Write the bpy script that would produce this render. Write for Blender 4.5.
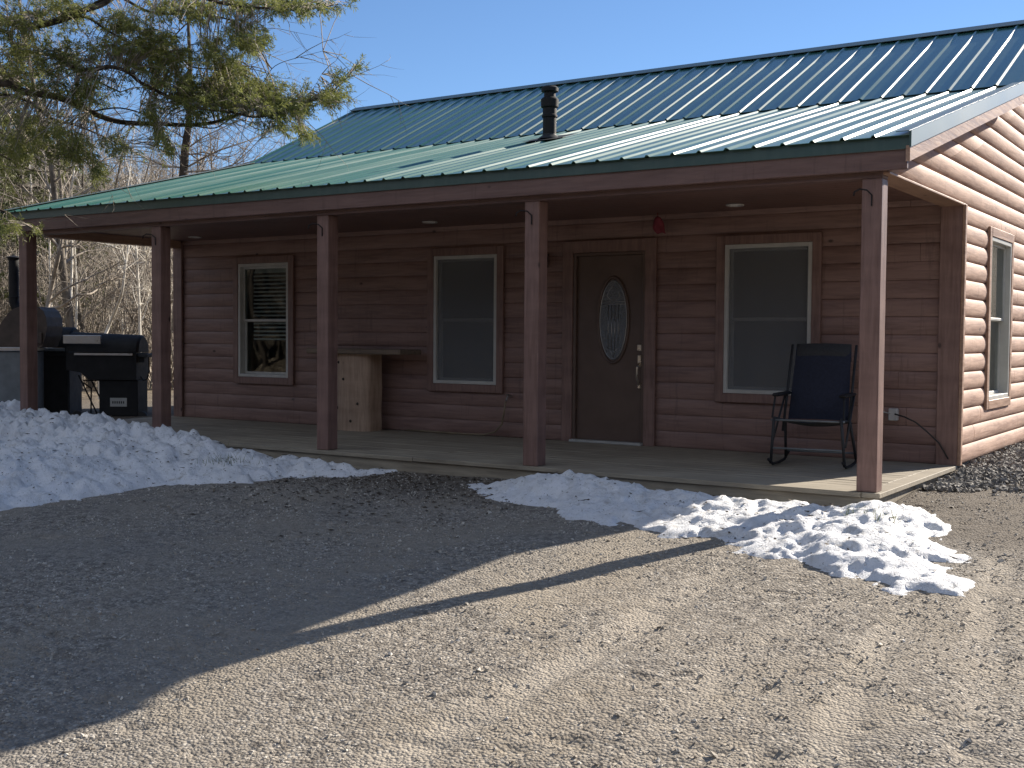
import bpy, math, random
import numpy as np
from mathutils import Matrix, Vector

random.seed(7)
RNG = np.random.default_rng(11)
for o in list(bpy.data.objects):
    bpy.data.objects.remove(o)
scene = bpy.context.scene
COL = scene.collection

# ------------------------------------------------------------------ camera
CAM = np.array([2.5416, -8.7697, 1.1283])
YAW, PITCH, ROLL, FPX = -0.5824, -0.0389, 0.0077, 1183.35
_cy, _sy, _cp, _sp = math.cos(YAW), math.sin(YAW), math.cos(PITCH), math.sin(PITCH)
FWD = np.array([_sy * _cp, _cy * _cp, _sp])
_r = np.array([_cy, -_sy, 0.0])
_u = np.cross(_r, FWD)
RGT = math.cos(ROLL) * _r + math.sin(ROLL) * _u
UPV = -math.sin(ROLL) * _r + math.cos(ROLL) * _u
cd = bpy.data.cameras.new('camera')
cam = bpy.data.objects.new('camera', cd)
COL.objects.link(cam)
cam.matrix_world = Matrix(((RGT[0], UPV[0], -FWD[0], CAM[0]), (RGT[1], UPV[1], -FWD[1], CAM[1]),
                           (RGT[2], UPV[2], -FWD[2], CAM[2]), (0, 0, 0, 1)))
cd.sensor_width = 36
cd.lens = FPX * 36 / 1024
cd.clip_start = 0.05
cd.clip_end = 3000
scene.camera = cam

# ------------------------------------------------------------------ light
SUN = Vector((0.6145, 1.68, 0.94)).normalized()          # direction towards the sun
elev = math.asin(SUN.z)
azim = math.atan2(SUN.x, SUN.y)
w = bpy.data.worlds.new('World')
scene.world = w
w.use_nodes = True
nt = w.node_tree
bg = nt.nodes['Background']
sky = nt.nodes.new('ShaderNodeTexSky')
sky.sky_type = 'NISHITA'
sky.sun_disc = False
sky.sun_elevation = elev
sky.sun_rotation = azim
sky.altitude = 1800
sky.air_density = 1.0
sky.dust_density = 0.0
sky.ozone_density = 5.0
# cloud-shaped fill light added to the unseen sky behind the viewer, lifting the shade
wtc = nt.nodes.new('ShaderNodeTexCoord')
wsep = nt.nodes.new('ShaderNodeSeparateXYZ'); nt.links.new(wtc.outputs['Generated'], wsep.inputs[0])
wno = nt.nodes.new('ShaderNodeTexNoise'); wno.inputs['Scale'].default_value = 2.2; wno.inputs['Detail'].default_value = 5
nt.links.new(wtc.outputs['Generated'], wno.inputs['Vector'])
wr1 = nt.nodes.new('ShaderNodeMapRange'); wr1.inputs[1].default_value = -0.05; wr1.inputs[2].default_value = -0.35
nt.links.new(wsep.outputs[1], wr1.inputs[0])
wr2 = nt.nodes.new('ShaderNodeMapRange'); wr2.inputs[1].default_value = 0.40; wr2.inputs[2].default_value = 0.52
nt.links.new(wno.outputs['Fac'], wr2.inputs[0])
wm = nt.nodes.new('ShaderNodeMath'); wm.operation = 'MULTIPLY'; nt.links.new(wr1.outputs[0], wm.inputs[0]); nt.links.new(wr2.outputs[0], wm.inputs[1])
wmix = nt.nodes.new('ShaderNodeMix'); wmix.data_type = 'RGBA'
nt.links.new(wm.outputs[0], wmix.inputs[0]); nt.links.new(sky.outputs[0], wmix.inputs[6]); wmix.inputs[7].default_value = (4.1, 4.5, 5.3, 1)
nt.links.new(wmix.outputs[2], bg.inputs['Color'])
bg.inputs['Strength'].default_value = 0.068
sl = bpy.data.lights.new('sun', 'SUN')
sl.energy = 4.6
sl.angle = math.radians(0.53)
sl.color = (1.0, 0.91, 0.79)
so = bpy.data.objects.new('sun', sl)
so.rotation_euler = SUN.to_track_quat('Z', 'Y').to_euler()
COL.objects.link(so)
scene.view_settings.view_transform = 'Standard'
scene.view_settings.look = 'None'
scene.view_settings.exposure = 1.15
scene.view_settings.gamma = 1
scene.view_settings.use_curve_mapping = False


def pix(u, v, depth):
    """a point seen at photo pixel (u, v) at this depth: used to lay out limbs and far trees"""
    return CAM + depth * (FWD + (u - 512) / FPX * RGT - (v - 384) / FPX * UPV)


# ------------------------------------------------------------------ noise
def _hash(ix, iy, iz, seed):
    h = (ix.astype(np.int64) * 374761393 + iy.astype(np.int64) * 668265263 + iz.astype(np.int64) * 2147483647
         + seed * 1274126177) & 0xFFFFFFFF
    h = ((h ^ (h >> 13)) * 1274126177) & 0xFFFFFFFF
    h = h ^ (h >> 16)
    return (h & 0xFFFFFF) / float(0xFFFFFF)


def vnoise(x, y, seed=0):
    x = np.asarray(x, float); y = np.asarray(y, float)
    ix = np.floor(x); iy = np.floor(y)
    fx = x - ix; fy = y - iy
    fx = fx * fx * fx * (fx * (fx * 6 - 15) + 10); fy = fy * fy * fy * (fy * (fy * 6 - 15) + 10)
    z = np.zeros_like(ix)
    a = _hash(ix, iy, z, seed); b = _hash(ix + 1, iy, z, seed)
    c = _hash(ix, iy + 1, z, seed); d = _hash(ix + 1, iy + 1, z, seed)
    return (a * (1 - fx) + b * fx) * (1 - fy) + (c * (1 - fx) + d * fx) * fy


def fbm(x, y, sc, octv=4, seed=0, gain=0.5):
    s = 0; a = 1; t = 0
    c, n = math.cos(0.6), math.sin(0.6)
    x = np.asarray(x, float) / sc; y = np.asarray(y, float) / sc
    for k in range(octv):
        s = s + a * (vnoise(x, y, seed + k * 17) - 0.5)
        t += a
        a *= gain
        x, y = (x * c - y * n) * 2.03, (x * n + y * c) * 2.03
    return s / t * 2


def sstep(a, b, x):
    t = np.clip((x - a) / (b - a), 0, 1)
    return t * t * (3 - 2 * t)


# ------------------------------------------------------------------ terrain height
def ground_base(x, y):
    x = np.asarray(x, float); y = np.asarray(y, float)
    z = -0.145 + 0.065 * np.clip(y, -7.5, 0) + 0.05 * np.clip(y + 4.3, -3.2, 0) + 0.05 * np.clip(y, 0, 2.6)
    r = np.hypot(x + 5, y - 3)
    hill = 0.06 * np.clip(r - 17, 0, 30) + 0.20 * np.clip(r - 47, 0, 90) + 0.02 * np.clip(r - 137, 0, 400)
    z = z + hill * (0.9 + 0.5 * fbm(x, y, 60, 3, 5)) + sstep(14, 30, r) * 0.7 * fbm(x, y, 9, 3, 8)
    return z


# ------------------------------------------------------------------ mesh builder
class MB:
    def __init__(s):
        s.v = []; s.f = []; s.m = []; s.mi = 0

    def add(s, vs, fs):
        b = len(s.v)
        s.v.extend([tuple(map(float, p)) for p in vs])
        s.f.extend([tuple(int(i) + b for i in f) for f in fs])
        s.m.extend([s.mi] * len(fs))

    def box(s, a, b, bev=0.0, rot=None, c=None):
        x0, y0, z0 = a; x1, y1, z1 = b
        if x0 > x1: x0, x1 = x1, x0
        if y0 > y1: y0, y1 = y1, y0
        if z0 > z1: z0, z1 = z1, z0
        e = min(bev, (x1 - x0) / 2.1, (y1 - y0) / 2.1, (z1 - z0) / 2.1)
        if e <= 0:
            vs = [(x0, y0, z0), (x1, y0, z0), (x1, y1, z0), (x0, y1, z0), (x0, y0, z1), (x1, y0, z1), (x1, y1, z1), (x0, y1, z1)]
            fs = [(0, 3, 2, 1), (4, 5, 6, 7), (0, 1, 5, 4), (1, 2, 6, 5), (2, 3, 7, 6), (3, 0, 4, 7)]
        else:
            vs = []; idx = {}
            for sx in (0, 1):
                for sy in (0, 1):
                    for sz in (0, 1):
                        X = (x0, x1)[sx]; Y = (y0, y1)[sy]; Z = (z0, z1)[sz]
                        ix = X + (e if sx == 0 else -e); iy = Y + (e if sy == 0 else -e); iz = Z + (e if sz == 0 else -e)
                        for k, p in enumerate(((X, iy, iz), (ix, Y, iz), (ix, iy, Z))):
                            idx[(sx, sy, sz, k)] = len(vs); vs.append(p)
            fs = []
            for sx in (0, 1):
                q = [idx[(sx, a_, b_, 0)] for a_, b_ in ((0, 0), (1, 0), (1, 1), (0, 1))]
                fs.append(tuple(q if sx else q[::-1]))
            for sy in (0, 1):
                q = [idx[(a_, sy, b_, 1)] for a_, b_ in ((0, 0), (1, 0), (1, 1), (0, 1))]
                fs.append(tuple(q[::-1] if sy else q))
            for sz in (0, 1):
                q = [idx[(a_, b_, sz, 2)] for a_, b_ in ((0, 0), (1, 0), (1, 1), (0, 1))]
                fs.append(tuple(q if sz else q[::-1]))
            for a_ in (0, 1):
                for b_ in (0, 1):
                    q = (idx[(a_, b_, 0, 0)], idx[(a_, b_, 1, 0)], idx[(a_, b_, 1, 1)], idx[(a_, b_, 0, 1)]); fs.append(q if a_ == b_ else q[::-1])
                    q = (idx[(a_, 0, b_, 0)], idx[(a_, 0, b_, 2)], idx[(a_, 1, b_, 2)], idx[(a_, 1, b_, 0)]); fs.append(q if a_ == b_ else q[::-1])
                    q = (idx[(0, a_, b_, 1)], idx[(1, a_, b_, 1)], idx[(1, a_, b_, 2)], idx[(0, a_, b_, 2)]); fs.append(q if a_ == b_ else q[::-1])
            for sx in (0, 1):
                for sy in (0, 1):
                    for sz in (0, 1):
                        q = tuple(idx[(sx, sy, sz, k)] for k in range(3)); fs.append(q if (sx + sy + sz) % 2 else q[::-1])
        if rot is not None:
            c = Vector(c if c is not None else ((x0 + x1) / 2, (y0 + y1) / 2, (z0 + z1) / 2))
            vs = [tuple(rot @ (Vector(p) - c) + c) for p in vs]
        s.add(vs, fs)

    def bar(s, p, q, wd, ht, up=(0, 0, 1), bev=0.0):
        """a square bar from p to q"""
        p = Vector(p); q = Vector(q); d = (q - p); L = d.length; d.normalize()
        upv = Vector(up)
        if abs(d.dot(upv)) > 0.98: upv = Vector((1, 0, 0))
        sd = d.cross(upv).normalized(); u2 = sd.cross(d)
        t = MB(); t.box((0, -wd / 2, -ht / 2), (L, wd / 2, ht / 2), bev)
        s.add([tuple(p + d * a + sd * (-b) + u2 * c) for a, b, c in t.v], t.f)

    def tube(s, pts, rad, n=8, cap=True):
        pts = [Vector(tuple(map(float, p))) for p in pts]
        if not hasattr(rad, '__len__'): rad = [rad] * len(pts)
        b = len(s.v); ref = None
        for i, p in enumerate(pts):
            d = (pts[min(i + 1, len(pts) - 1)] - pts[max(i - 1, 0)])
            if d.length < 1e-9: d = Vector((0, 0, 1))
            d.normalize()
            if ref is None:
                ref = d.orthogonal().normalized()
            ref = ref - d * ref.dot(d)
            if ref.length < 1e-6: ref = d.orthogonal()
            ref.normalize()
            o2 = d.cross(ref)
            for k in range(n):
                a = 2 * math.pi * k / n
                s.v.append(tuple(p + (ref * math.cos(a) + o2 * math.sin(a)) * rad[i]))
        for i in range(len(pts) - 1):
            for k in range(n):
                a = b + i * n + k; c = b + i * n + (k + 1) % n
                s.f.append((a, c, c + n, a + n)); s.m.append(s.mi)
        if cap:
            s.f.append(tuple(b + k for k in range(n))[::-1]); s.m.append(s.mi)
            e = b + (len(pts) - 1) * n
            s.f.append(tuple(e + k for k in range(n))); s.m.append(s.mi)

    def lathe(s, prof, c, n=20, axis='z'):
        vs = []; m = len(prof)
        for k in range(n):
            a = 2 * math.pi * k / n
            for r, h in prof:
                if axis == 'z': vs.append((c[0] + r * math.cos(a), c[1] + r * math.sin(a), c[2] + h))
                elif axis == 'y': vs.append((c[0] + r * math.cos(a), c[1] + h, c[2] + r * math.sin(a)))
                else: vs.append((c[0] + h, c[1] + r * math.cos(a), c[2] + r * math.sin(a)))
        fs = []
        for k in range(n):
            k2 = (k + 1) % n
            for i in range(m - 1):
                q = (k * m + i, k2 * m + i, k2 * m + i + 1, k * m + i + 1)
                fs.append(q if axis != 'y' else q[::-1])
        s.add(vs, fs)

    def prism(s, poly, f0, f1):
        """poly: 2-D outline; f0, f1: functions placing an outline point on the near and far end"""
        n = len(poly)
        s.add([f0(p) for p in poly] + [f1(p) for p in poly],
              [tuple(range(n))[::-1], tuple(range(n, 2 * n))] + [(i, (i + 1) % n, (i + 1) % n + n, i + n) for i in range(n)])

    def build(s, name, mats, parent=None, smooth=False, org=None, world=True):
        me = bpy.data.meshes.new(name)
        org_v = Vector((0, 0, 0))
        if org is not None: org_v = Vector(org)
        elif parent is not None and world:
            p = parent
            while p is not None:
                org_v += p.location; p = p.parent
        me.from_pydata([(a - org_v.x, b - org_v.y, c - org_v.z) for a, b, c in s.v], [], s.f)
        if not isinstance(mats, (list, tuple)): mats = [mats]
        for m_ in mats: me.materials.append(m_)
        if len(mats) > 1: me.polygons.foreach_set('material_index', s.m)
        if smooth:
            me.polygons.foreach_set('use_smooth', [True] * len(me.polygons))
            if smooth == 'auto':
                try: me.set_sharp_from_angle(angle=math.radians(35))
                except Exception: pass
        me.update()
        o = bpy.data.objects.new(name, me)
        COL.objects.link(o)
        if parent is not None: o.parent = parent
        elif org is not None: o.location = org
        return o


def recalc(o):
    import bmesh
    bm = bmesh.new(); bm.from_mesh(o.data)
    bmesh.ops.recalc_face_normals(bm, faces=bm.faces)
    bm.to_mesh(o.data); bm.free()
    return o


def tag(o, label=None, cat=None, group=None, kind=None):
    if label: o['label'] = label
    if cat: o['category'] = cat
    if group: o['group'] = group
    if kind: o['kind'] = kind
    return o


def empty(name, loc, label, cat, group=None, rz=0):
    o = bpy.data.objects.new(name, None)
    COL.objects.link(o)
    o.location = loc; o.rotation_euler = (0, 0, rz); o.empty_display_size = 0.2
    return tag(o, label, cat, group)


def copy_tree(o, parent=None):
    c = o.copy(); COL.objects.link(c); c.parent = parent
    for ch in list(o.children): copy_tree(ch, c)
    return c


# ------------------------------------------------------------------ materials
class NT:
    def __init__(s, name, rough=0.6, metal=0.0, spec=0.5):
        s.mat = bpy.data.materials.new(name); s.mat.use_nodes = True
        s.t = s.mat.node_tree; s.b = s.t.nodes['Principled BSDF']
        s.b.inputs['Roughness'].default_value = rough
        s.b.inputs['Metallic'].default_value = metal
        s.b.inputs['Specular IOR Level'].default_value = spec
        s.tc = s.n('ShaderNodeTexCoord')

    def n(s, t, **k):
        nd = s.t.nodes.new(t)
        for a, b in k.items():
            if a in nd.inputs.keys(): nd.inputs[a].default_value = b
            else: setattr(nd, a, b)
        return nd

    def l(s, a, b): s.t.links.new(a, b)

    def map(s, scale=(1, 1, 1), coord='Object', rot=(0, 0, 0)):
        m = s.n('ShaderNodeMapping'); m.inputs['Scale'].default_value = scale; m.inputs['Rotation'].default_value = rot
        s.l(s.tc.outputs[coord], m.inputs['Vector']); return m.outputs[0]

    def noise(s, vec, scale, detail=4, rough=0.55, dist=0.0):
        n = s.n('ShaderNodeTexNoise'); n.inputs['Scale'].default_value = scale; n.inputs['Detail'].default_value = detail
        n.inputs['Roughness'].default_value = rough; n.inputs['Distortion'].default_value = dist
        s.l(vec, n.inputs['Vector']); return n.outputs['Fac']

    def voro(s, vec, scale, out='Distance', feature='F1'):
        n = s.n('ShaderNodeTexVoronoi'); n.feature = feature; n.inputs['Scale'].default_value = scale
        s.l(vec, n.inputs['Vector']); return n.outputs[out]

    def ramp(s, fac, stops):
        r = s.n('ShaderNodeValToRGB'); e = r.color_ramp.elements
        while len(e) < len(stops): e.new(0.5)
        for i, (p, c) in enumerate(stops):
            e[i].position = p
            e[i].color = (c, c, c, 1) if not hasattr(c, '__len__') else (c[0], c[1], c[2], 1)
        s.l(fac, r.inputs['Fac']); return r.outputs['Color']

    def mix(s, fac, a, b, mode='MIX'):
        m = s.n('ShaderNodeMix'); m.data_type = 'RGBA'; m.blend_type = mode
        for k, v in ((0, fac), (6, a), (7, b)):
            if hasattr(v, 'is_linked'): s.l(v, m.inputs[k])
            elif k == 0: m.inputs[0].default_value = v
            else: m.inputs[k].default_value = (v[0], v[1], v[2], 1)
        return m.outputs[2]

    def math(s, op, a, b=0.0):
        m = s.n('ShaderNodeMath'); m.operation = op
        for k, v in ((0, a), (1, b)):
            if hasattr(v, 'is_linked'): s.l(v, m.inputs[k])
            else: m.inputs[k].default_value = v
        return m.outputs[0]

    def bump(s, h, strength=0.3, dist=0.01, prev=None):
        b = s.n('ShaderNodeBump'); b.inputs['Strength'].default_value = strength; b.inputs['Distance'].default_value = dist
        s.l(h, b.inputs['Height'])
        if prev is not None: s.l(prev, b.inputs['Normal'])
        s.l(b.outputs[0], s.b.inputs['Normal']); return b.outputs[0]

    def col(s, c): 
        if hasattr(c, 'is_linked'): s.l(c, s.b.inputs['Base Color'])
        else: s.b.inputs['Base Color'].default_value = (c[0], c[1], c[2], 1)
        return s


def simple(name, c, rough=0.5, metal=0.0, var=0.25, scale=6, bump=0.0, spec=0.5):
    m = NT(name, rough, metal, spec)
    v = m.map()
    n = m.noise(v, scale, 5)
    k = [tuple(x * (1 - var) for x in c), tuple(min(1, x * (1 + var)) for x in c)]
    m.col(m.ramp(n, [(0.3, k[0]), (0.7, k[1])]))
    r = m.math('MULTIPLY_ADD', m.noise(v, scale * 3, 3), 0.3)
    m.t.nodes[-1].inputs[2].default_value = max(0.02, rough - 0.15)
    m.l(r, m.b.inputs['Roughness'])
    if bump: m.bump(m.noise(v, scale * 8, 4), bump, 0.004)
    return m.mat


def wood_stain(name, grain_axis, c0=(0.16, 0.092, 0.077), c1=(0.285, 0.180, 0.152), rough=0.45):
    """stained log siding and boards; grain runs along one axis"""
    m = NT(name, rough)
    sc = [9, 9, 9]; sc['xyz'.index(grain_axis)] = 0.7
    v = m.map(tuple(sc)); vo = m.map()
    g = m.noise(v, 3.2, 6, 0.65, 0.6)
    big = m.noise(m.map((1.3, 1.3, 6)), 1.0, 3)
    f = m.math('ADD', m.math('MULTIPLY', g, 0.65), m.math('MULTIPLY', big, 0.4))
    c = m.ramp(f, [(0.36, c0), (0.62, c1)])
    kv = [1.6, 1.6, 1.6]; kv['xyz'.index(grain_axis)] = 0.9
    kn = m.voro(m.map(tuple(kv)), 2.1)
    knot = m.ramp(kn, [(0.035, 0.0), (0.07, 1.0)])
    c = m.mix(knot, tuple(x * 0.35 for x in c0), c)
    drip = m.noise(m.map((7, 7, 0.6)), 3.0, 4, 0.6)
    c = m.mix(m.math('MULTIPLY', m.ramp(drip, [(0.58, 0.0), (0.7, 1.0)]), 0.35), c, tuple(x * 0.55 for x in c0))
    m.col(c)
    m.l(m.ramp(g, [(0.2, rough - 0.08), (0.8, rough + 0.15)]), m.b.inputs['Roughness'])
    m.bump(g, 0.5, 0.006)
    return m.mat


M = {}
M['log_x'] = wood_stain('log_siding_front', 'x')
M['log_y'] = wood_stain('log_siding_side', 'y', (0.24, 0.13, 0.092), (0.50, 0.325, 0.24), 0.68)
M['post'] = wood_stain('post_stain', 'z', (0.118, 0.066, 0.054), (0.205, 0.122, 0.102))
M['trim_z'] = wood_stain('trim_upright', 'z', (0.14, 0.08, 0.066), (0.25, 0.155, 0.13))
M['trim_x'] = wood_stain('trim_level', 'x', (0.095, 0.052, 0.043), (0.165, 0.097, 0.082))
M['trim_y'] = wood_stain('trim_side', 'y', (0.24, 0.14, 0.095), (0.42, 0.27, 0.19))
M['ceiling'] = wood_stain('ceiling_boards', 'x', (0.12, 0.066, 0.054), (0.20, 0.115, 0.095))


def roof_mat(name, c, rough, dust, coat=0.45):
    m = NT(name, rough, 0.0, 0.5)
    v = m.map()
    n = m.noise(v, 2.2, 4)
    streak = m.noise(m.map((18, 0.6, 0.6)), 1.0, 4)
    col = m.mix(m.math('MULTIPLY', m.ramp(streak, [(0.4, 0.0), (0.75, 1.0)]), dust), c, (0.30, 0.36, 0.33))
    col = m.mix(m.math('MULTIPLY', n, 0.35), col, tuple(x * 0.6 for x in c))
    m.col(col)
    m.b.inputs['Coat Weight'].default_value = 0.9
    m.b.inputs['Coat Roughness'].default_value = coat
    m.l(m.ramp(streak, [(0.2, rough - 0.06), (0.8, rough + 0.1)]), m.b.inputs['Roughness'])
    m.bump(m.noise(m.map((1.2, 0.8, 1)), 1.5, 2), 0.12, 0.03)
    return m.mat


M['roof'] = roof_mat('green_roof_metal', (0.022, 0.13, 0.092), 0.46, 0.22, 0.33)
M['roof_upper'] = roof_mat('green_main_roof_metal', (0.022, 0.11, 0.085), 0.42, 0.15, 0.17)
M['flash'] = roof_mat('green_trim_metal', (0.014, 0.058, 0.046), 0.4, 0.08)
M['white'] = simple('white_vinyl', (0.50, 0.50, 0.47), 0.4, var=0.1)
M['door'] = simple('brown_door_paint', (0.115, 0.075, 0.058), 0.42, var=0.12)
M['black'] = simple('black_enamel', (0.016, 0.016, 0.017), 0.62, var=0.3, spec=0.25)
M['darkgrey'] = simple('dark_grey_paint', (0.035, 0.037, 0.04), 0.65, var=0.25, spec=0.25)
M['grey'] = simple('grey_steel_sheet', (0.16, 0.175, 0.18), 0.5, var=0.2, metal=0.2)
M['steel'] = simple('brushed_steel', (0.50, 0.50, 0.50), 0.34, metal=0.9, var=0.1)
M['brownmetal'] = simple('brown_hood_paint', (0.07, 0.05, 0.038), 0.7, var=0.3)
M['nickel'] = simple('satin_nickel', (0.66, 0.60, 0.52), 0.3, metal=0.95, var=0.05)
M['blue'] = simple('navy_chair_fabric', (0.014, 0.018, 0.036), 0.85, var=0.2, scale=40, bump=0.3)
M['seatblack'] = simple('charcoal_chair_fabric', (0.03, 0.032, 0.036), 0.85, var=0.2, scale=40, bump=0.3)
M['red'] = simple('red_cloth', (0.22, 0.035, 0.05), 0.8, var=0.2)
M['rubber'] = simple('black_rubber', (0.02, 0.02, 0.02), 0.6)
M['hose'] = simple('tan_hose', (0.22, 0.17, 0.11), 0.5)
M['plate'] = simple('plate_white', (0.42, 0.42, 0.40), 0.5, var=0.08)
M['blind'] = simple('blind_white', (0.55, 0.55, 0.52), 0.6, var=0.05)
M['shade'] = simple('shade_grey', (0.30, 0.30, 0.29), 0.7, var=0.08)
M['room'] = simple('room_plaster', (0.22, 0.20, 0.18), 0.8, var=0.1)
M['outlet'] = simple('outlet_grey', (0.45, 0.45, 0.44), 0.5, var=0.1)
M['lens'] = simple('can_light_trim', (0.45, 0.44, 0.42), 0.4, var=0.05)
M['plank'] = wood_stain('table_plank', 'x', (0.10, 0.075, 0.055), (0.22, 0.165, 0.12), 0.7)
M['pine'] = wood_stain('peeled_log', 'z', (0.26, 0.17, 0.115), (0.46, 0.33, 0.24), 0.65)


def glass_mat(name, tint):
    m = NT(name, 0.04)
    t = m.t
    g = m.n('ShaderNodeBsdfGlossy'); g.inputs['Roughness'].default_value = 0.02
    tr = m.n('ShaderNodeBsdfTransparent'); tr.inputs['Color'].default_value = (*tint, 1)
    fr = m.n('ShaderNodeLayerWeight'); fr.inputs['Blend'].default_value = 0.5
    mx = m.n('ShaderNodeMixShader')
    b = m.n('ShaderNodeBump'); b.inputs['Strength'].default_value = 0.05; b.inputs['Distance'].default_value = 0.05
    m.l(m.noise(m.map(), 1.6, 1), b.inputs['Height']); m.l(b.outputs[0], g.inputs['Normal'])
    f2 = m.math('MULTIPLY_ADD', m.math('POWER', fr.outputs['Facing'], 4.0), 0.7)
    t.nodes[-1].inputs[2].default_value = 0.05
    m.l(f2, mx.inputs[0]); m.l(tr.outputs[0], mx.inputs[1]); m.l(g.outputs[0], mx.inputs[2])
    m.l(mx.outputs[0], t.nodes['Material Output'].inputs['Surface'])
    return m.mat


M['glass'] = glass_mat('window_glass', (0.75, 0.8, 0.8))
m = NT('reflection_muting_grey', 0.8); m.col((0.22, 0.23, 0.24))
_t = m.n('ShaderNodeBsdfTransparent'); _x = m.n('ShaderNodeMixShader'); _x.inputs[0].default_value = 0.42
m.l(_t.outputs[0], _x.inputs[1]); m.l(m.b.outputs[0], _x.inputs[2]); m.l(_x.outputs[0], m.t.nodes['Material Output'].inputs['Surface'])
M['muting_sheet'] = m.mat  # half-clear grey for the sheets added to dull window reflections
m = NT('leaded_glass', 0.25); m.col((0.13, 0.14, 0.15)); m.bump(m.voro(m.map(), 40), 0.6, 0.01); M['leaded'] = m.mat


def deck_mat():
    m = NT('weathered_deck', 0.75)
    v = m.map((0.8, 10, 10))
    g = m.noise(v, 3, 6, 0.65, 0.4)
    big = m.noise(m.map(), 1.3, 3)
    c = m.ramp(m.math('ADD', m.math('MULTIPLY', g, 0.6), m.math('MULTIPLY', big, 0.4)), [(0.35, (0.17, 0.145, 0.11)), (0.65, (0.36, 0.315, 0.24))])
    m.col(c); m.bump(g, 0.35, 0.004)
    return m.mat


M['deck'] = deck_mat()


def ground_mat():
    m = NT('gravel_drive', 0.95, 0, 0.25)
    v = m.map()
    fine = m.noise(v, 75, 3, 0.7)
    mid = m.noise(v, 17, 5, 0.65)
    big = m.noise(v, 1.1, 4, 0.6)
    stone = m.voro(v, 62, 'Color')
    sepd = m.n('ShaderNodeSeparateColor'); m.l(stone, sepd.inputs[0])
    c = m.ramp(fine, [(0.34, (0.13, 0.113, 0.095)), (0.46, (0.30, 0.265, 0.22)), (0.66, (0.51, 0.46, 0.385))])
    st = m.ramp(sepd.outputs[0], [(0.0, (0.09, 0.08, 0.07)), (0.3, (0.24, 0.21, 0.17)), (0.85, (0.42, 0.375, 0.31)), (1.0, (0.66, 0.62, 0.55))])
    c = m.mix(0.5, c, st)
    fl = m.voro(v, 24, 'Color'); s3 = m.n('ShaderNodeSeparateColor'); m.l(fl, s3.inputs[0])
    c = m.mix(m.math('MULTIPLY', m.ramp(s3.outputs[0], [(0.72, 0.0), (0.8, 1.0)]), 0.4), c, (0.13, 0.115, 0.10))
    c = m.mix(m.math('MULTIPLY', m.ramp(mid, [(0.50, 0.0), (0.60, 1.0)]), 0.6), c, (0.12, 0.103, 0.085))
    gp_ = m.noise(v, 0.55, 5, 0.65)
    c = m.mix(m.math('MULTIPLY', m.ramp(gp_, [(0.45, 0.0), (0.6, 1.0)]), 0.4), c, (0.22, 0.21, 0.195))
    # sandy, worn wheel tracks with a noisy outline
    c = m.mix(m.math('MULTIPLY', m.ramp(big, [(0.45, 0.0), (0.62, 1.0)]), 0.5), c, (0.36, 0.305, 0.23))
    ta = m.n('ShaderNodeAttribute'); ta.attribute_name = 'track'
    c = m.mix(m.math('MULTIPLY', ta.outputs['Fac'], 0.75), c, (0.42, 0.37, 0.30))
    # damp soil along the porch and below the melting snow
    sp = m.n('ShaderNodeSeparateXYZ'); m.l(v, sp.inputs[0])
    yy = m.math('ADD', sp.outputs[1], m.math('MULTIPLY', m.noise(v, 0.9, 5), 1.6))
    wetl = m.ramp(m.math('MULTIPLY_ADD', yy, 0.5), [(0.25, 0.0), (0.6, 1.0)])
    m.t.nodes[-2].inputs[2].default_value = 0.5
    c = m.mix(m.math('MULTIPLY', wetl, 0.6), c, (0.085, 0.068, 0.052))
    # leaf litter and moss of the woods, away from the drive
    ln = m.n('ShaderNodeVectorMath'); ln.operation = 'DISTANCE'
    m.l(v, ln.inputs[0]); ln.inputs[1].default_value = (-3, 0, 0)
    rr = m.math('ADD', ln.outputs['Value'], m.math('MULTIPLY', m.noise(v, 0.35, 4), 5))
    far = m.ramp(m.math('MULTIPLY', rr, 0.02), [(0.27, 0.0), (0.36, 1.0)])
    lv = m.voro(v, 9, 'Color'); s2 = m.n('ShaderNodeSeparateColor'); m.l(lv, s2.inputs[0])
    litter = m.ramp(m.math('ADD', m.math('MULTIPLY', s2.outputs[0], 0.5), m.math('MULTIPLY', m.noise(v, 1.7, 6, 0.75), 0.6)),
                    [(0.3, (0.06, 0.045, 0.03)), (0.55, (0.16, 0.125, 0.085)), (0.8, (0.34, 0.28, 0.20))])
    c = m.mix(far, c, litter)
    m.col(c)
    h = m.math('ADD', m.math('MULTIPLY', m.voro(v, 62), -0.8), m.math('MULTIPLY', sepd.outputs[1], 0.35))
    h = m.math('ADD', h, m.math('MULTIPLY', m.voro(v, 27), -0.6))
    h = m.math('ADD', h, m.math('MULTIPLY', m.noise(v, 160, 3, 0.7), 0.35))
    m.bump(h, 1.0, 0.014)
    return m.mat


def snow_mat():
    m = NT('old_snow', 0.6, 0, 0.35)
    v = m.map()
    spk = m.noise(v, 34, 5, 0.75, 0.6)
    mid = m.noise(v, 7.5, 6, 0.7, 0.8)
    low = m.noise(v, 2.2, 4, 0.6, 0.5)
    c = m.ramp(mid, [(0.40, (0.90, 0.91, 0.93)), (0.58, (0.83, 0.84, 0.85)), (0.72, (0.52, 0.50, 0.47))])
    c = m.mix(m.math('MULTIPLY', m.ramp(low, [(0.56, 0.0), (0.70, 1.0)]), 0.35), c, (0.50, 0.47, 0.43))
    c = m.mix(m.ramp(spk, [(0.60, 0.0), (0.67, 1.0)]), c, (0.16, 0.13, 0.10))
    m.col(c)
    m.bump(m.math('ADD', m.noise(v, 20, 6, 0.7), m.math('MULTIPLY', m.noise(v, 80, 4, 0.7), 0.5)), 0.9, 0.024)
    return m.mat


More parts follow.
